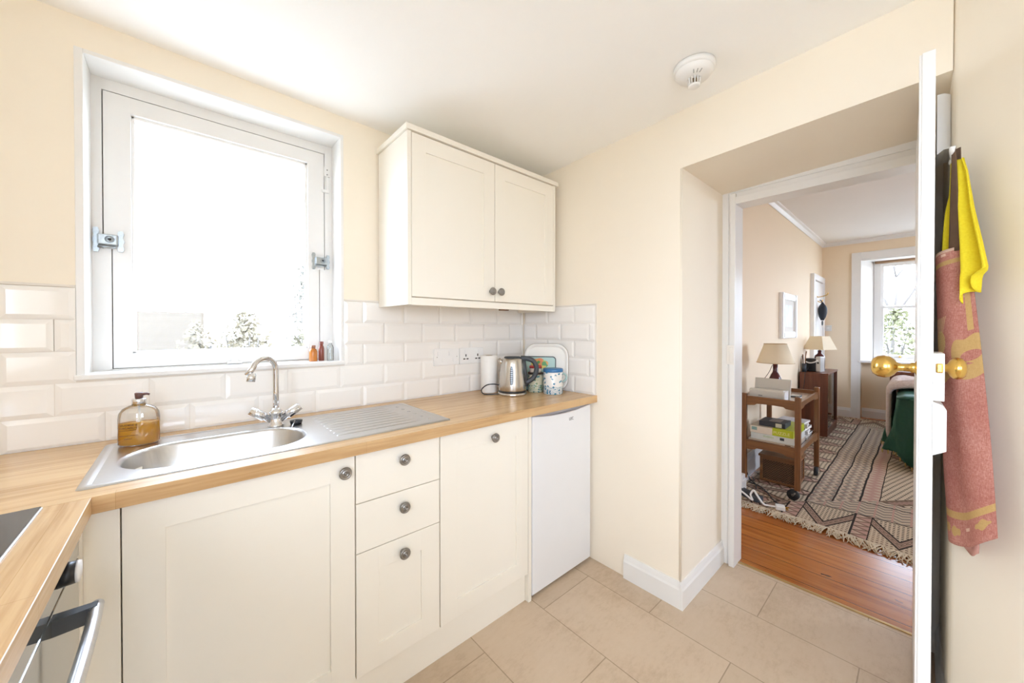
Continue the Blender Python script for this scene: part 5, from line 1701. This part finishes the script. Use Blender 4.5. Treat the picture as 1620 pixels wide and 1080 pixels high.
for k in range(46):
    s_ = 0.40 + 0.5 * k / 46
    p = drape(s_, 0.0)
    tube(bm, [(p[0], p[1], p[2] + 0.004), (p[0] - 0.004, p[1], p[2] - 0.03)], 0.004, 5)
tf = obj('tassel_edge', bm, plain('old_gold_tassel', (0.42, 0.30, 0.10), 0.8), bd)
tf['kind'] = 'stuff'

th = root('throw_blanket', (5.75, -0.4, 0.68), 'pinkish white knitted throw folded over the green bed cover', 'blanket')
OFF[th.name] = Vector((0, 0, 0)); th.location = (0, 0, 0)
tmx = M('pinkish_knit', 0.95, 0.0, 0.1)
tnn = tmx.noise(60, 4)
tmx.color(tmx.mix(tnn, (0.52, 0.40, 0.35), (0.72, 0.64, 0.62)))
tmx.bump(tnn, 0.6, 0.01)
def throw(u, v):
    x = 5.25 + 0.85 * u + 0.02 * sin(9 * v)
    q = v * 1.75
    if q < 1.15: y, z = -1.0 + q, 0.755 + 0.02 * sin(8 * q + 4 * u) + 0.012 * sin(20 * u)
    else:
        a = min((q - 1.15) / 0.16, 1.0) * pi / 2
        y, z = 0.15 + 0.085 * sin(a), 0.755 - 0.085 * (1 - cos(a)) - max(0, q - 1.31) * 0.95
        y += 0.012 * sin(22 * u)
    edge = min(u, 1 - u) * 0.85
    return (x, y, z - 0.06 * max(0.0, 1 - edge / 0.06) ** 2)
obj('knit', grid(B(), throw, 34, 60, 0.03), tmx.mat, th)

# ================================================================== OUTSIDE THE WINDOWS
gr = M('pale_bounce_ground', 0.9)
gr.color(gr.mix(gr.noise(3, 5), (0.40, 0.38, 0.34), (0.52, 0.50, 0.46)))  # ground colour lightened so daylight bounces up to the ceilings
struct('ground', box(B(), -30, 40, -30, 34, -0.5, -0.12), gr.mat, 'ground outside the windows, made pale to bounce daylight indoors')
m_bark = plain('pale_bark', (0.13, 0.115, 0.10), 0.9)
def shrub(name, loc, rx_, ry_, h, n, cols, label, seed, leaf=0.05):
    rnd = random.Random(seed)
    o = root(name, loc, label, 'shrub', 'shrubs in the garden')
    OFF[o.name] = Vector((0, 0, 0))
    bm = B()
    for k in range(6):
        a = rnd.uniform(0, 2 * pi)
        tube(bm, [(0.03 * cos(a), 0.03 * sin(a), 0), (0.3 * rx_ * cos(a), 0.3 * ry_ * sin(a), h * 0.5), (0.6 * rx_ * cos(a), 0.6 * ry_ * sin(a), h * 0.85)], [0.02, 0.013, 0.006], 6)
    obj('stem', bm, m_bark, o)
    bm = B()
    for k in range(n):
        t, ph_ = rnd.uniform(0, 2 * pi), rnd.uniform(-0.7, pi / 2)
        rr_ = rnd.uniform(0.6, 1.05)
        c = Vector((rx_ * cos(t) * cos(ph_) * rr_, ry_ * sin(t) * cos(ph_) * rr_, h * (0.5 + 0.5 * sin(ph_) * rr_)))
        d1_ = Vector((rnd.uniform(-1, 1), rnd.uniform(-1, 1), rnd.uniform(-1, 1))).normalized()
        d2_ = d1_.cross(Vector((rnd.uniform(-1, 1), rnd.uniform(-1, 1), rnd.uniform(-1, 1)))).normalized()
        s_ = leaf * rnd.uniform(0.6, 1.3)
        bm.faces.new([bm.verts.new(c + d1_ * s_), bm.verts.new(c + d2_ * s_ * 0.5), bm.verts.new(c - d1_ * s_), bm.verts.new(c - d2_ * s_ * 0.5)])
    m = M(name + '_leaves', 0.8, 0.0, 0.2)
    m.color(m.mix(m.noise(9, 2), cols[0], cols[1]))
    obj('foliage', bm, m.mat, o)
    return o
GL = -0.12
shrub('garden_shrub', (0.58, 5.6, GL), 0.34, 0.3, 1.56, 1200, ((0.19, 0.165, 0.12), (0.26, 0.225, 0.165)), 'pale shrub outside the kitchen window right above the tap', 1, 0.04)
shrub('garden_shrub', (0.10, 4.9, GL), 0.21, 0.2, 1.44, 700, ((0.19, 0.165, 0.12), (0.26, 0.225, 0.165)), 'low shrub outside the kitchen window in front of the boarded fence', 2, 0.035)
shrub('garden_shrub', (1.02, 4.9, GL), 0.15, 0.2, 1.36, 420, ((0.15, 0.13, 0.09), (0.20, 0.19, 0.14)), 'lowest shrub outside the kitchen window above the little sill bottles', 3, 0.035)
shrub('garden_shrub', (1.34, 6.2, GL), 0.20, 0.25, 2.30, 520, ((0.15, 0.14, 0.12), (0.20, 0.19, 0.16)), 'tall twiggy shrub at the right edge of the kitchen window', 4, 0.035)
gwm = M('garden_wall_boards', 0.9, 0.0, 0.2)
gwm.color(gwm.mix((gwm.z / 0.085).fr() < 0.12, (0.125, 0.102, 0.078), (0.105, 0.085, 0.064)))
solo('garden_fence', box(B(), -2.4, 0.20, 6.2, 6.3, GL, 1.49), gwm.mat, 'low boarded fence outside the kitchen window', 'fence')
for k, pos in enumerate(('far left', 'left of centre', 'right of centre')):
    shrub('hedge_shrub', (12.2, 1.35 - k * 0.93, GL), 0.44, 0.43, 1.80 + 0.06 * (k % 2), 700, ((0.13, 0.13, 0.07), (0.19, 0.185, 0.11)), 'leafy hedge shrub %s outside the bedroom window' % pos, 20 + k, 0.06)
tree = root('bare_tree', (13.5, 0.5, GL), 'bare tree outside the bedroom window', 'tree')
OFF[tree.name] = Vector((0, 0, 0))
bm = B()
rnd = random.Random(5)
def branch(p, d, l, r, depth):
    q = p + d * l
    tube(bm, [p, p + d * l * 0.5 + Vector((rnd.uniform(-.03, .03), rnd.uniform(-.03, .03), 0)), q], [r, r * 0.8, r * 0.6], 5)
    if depth:
        for k in range(3):
            nd = (d + Vector((rnd.uniform(-.6, .6), rnd.uniform(-.6, .6), rnd.uniform(-.1, .4)))).normalized()
            branch(q, nd, l * 0.68, r * 0.58, depth - 1)
branch(Vector((0, 0, 0)), Vector((0, 0, 1)), 1.7, 0.06, 4)
obj('branches', bm, plain('grey_bark', (0.10, 0.085, 0.075), 0.9), tree)
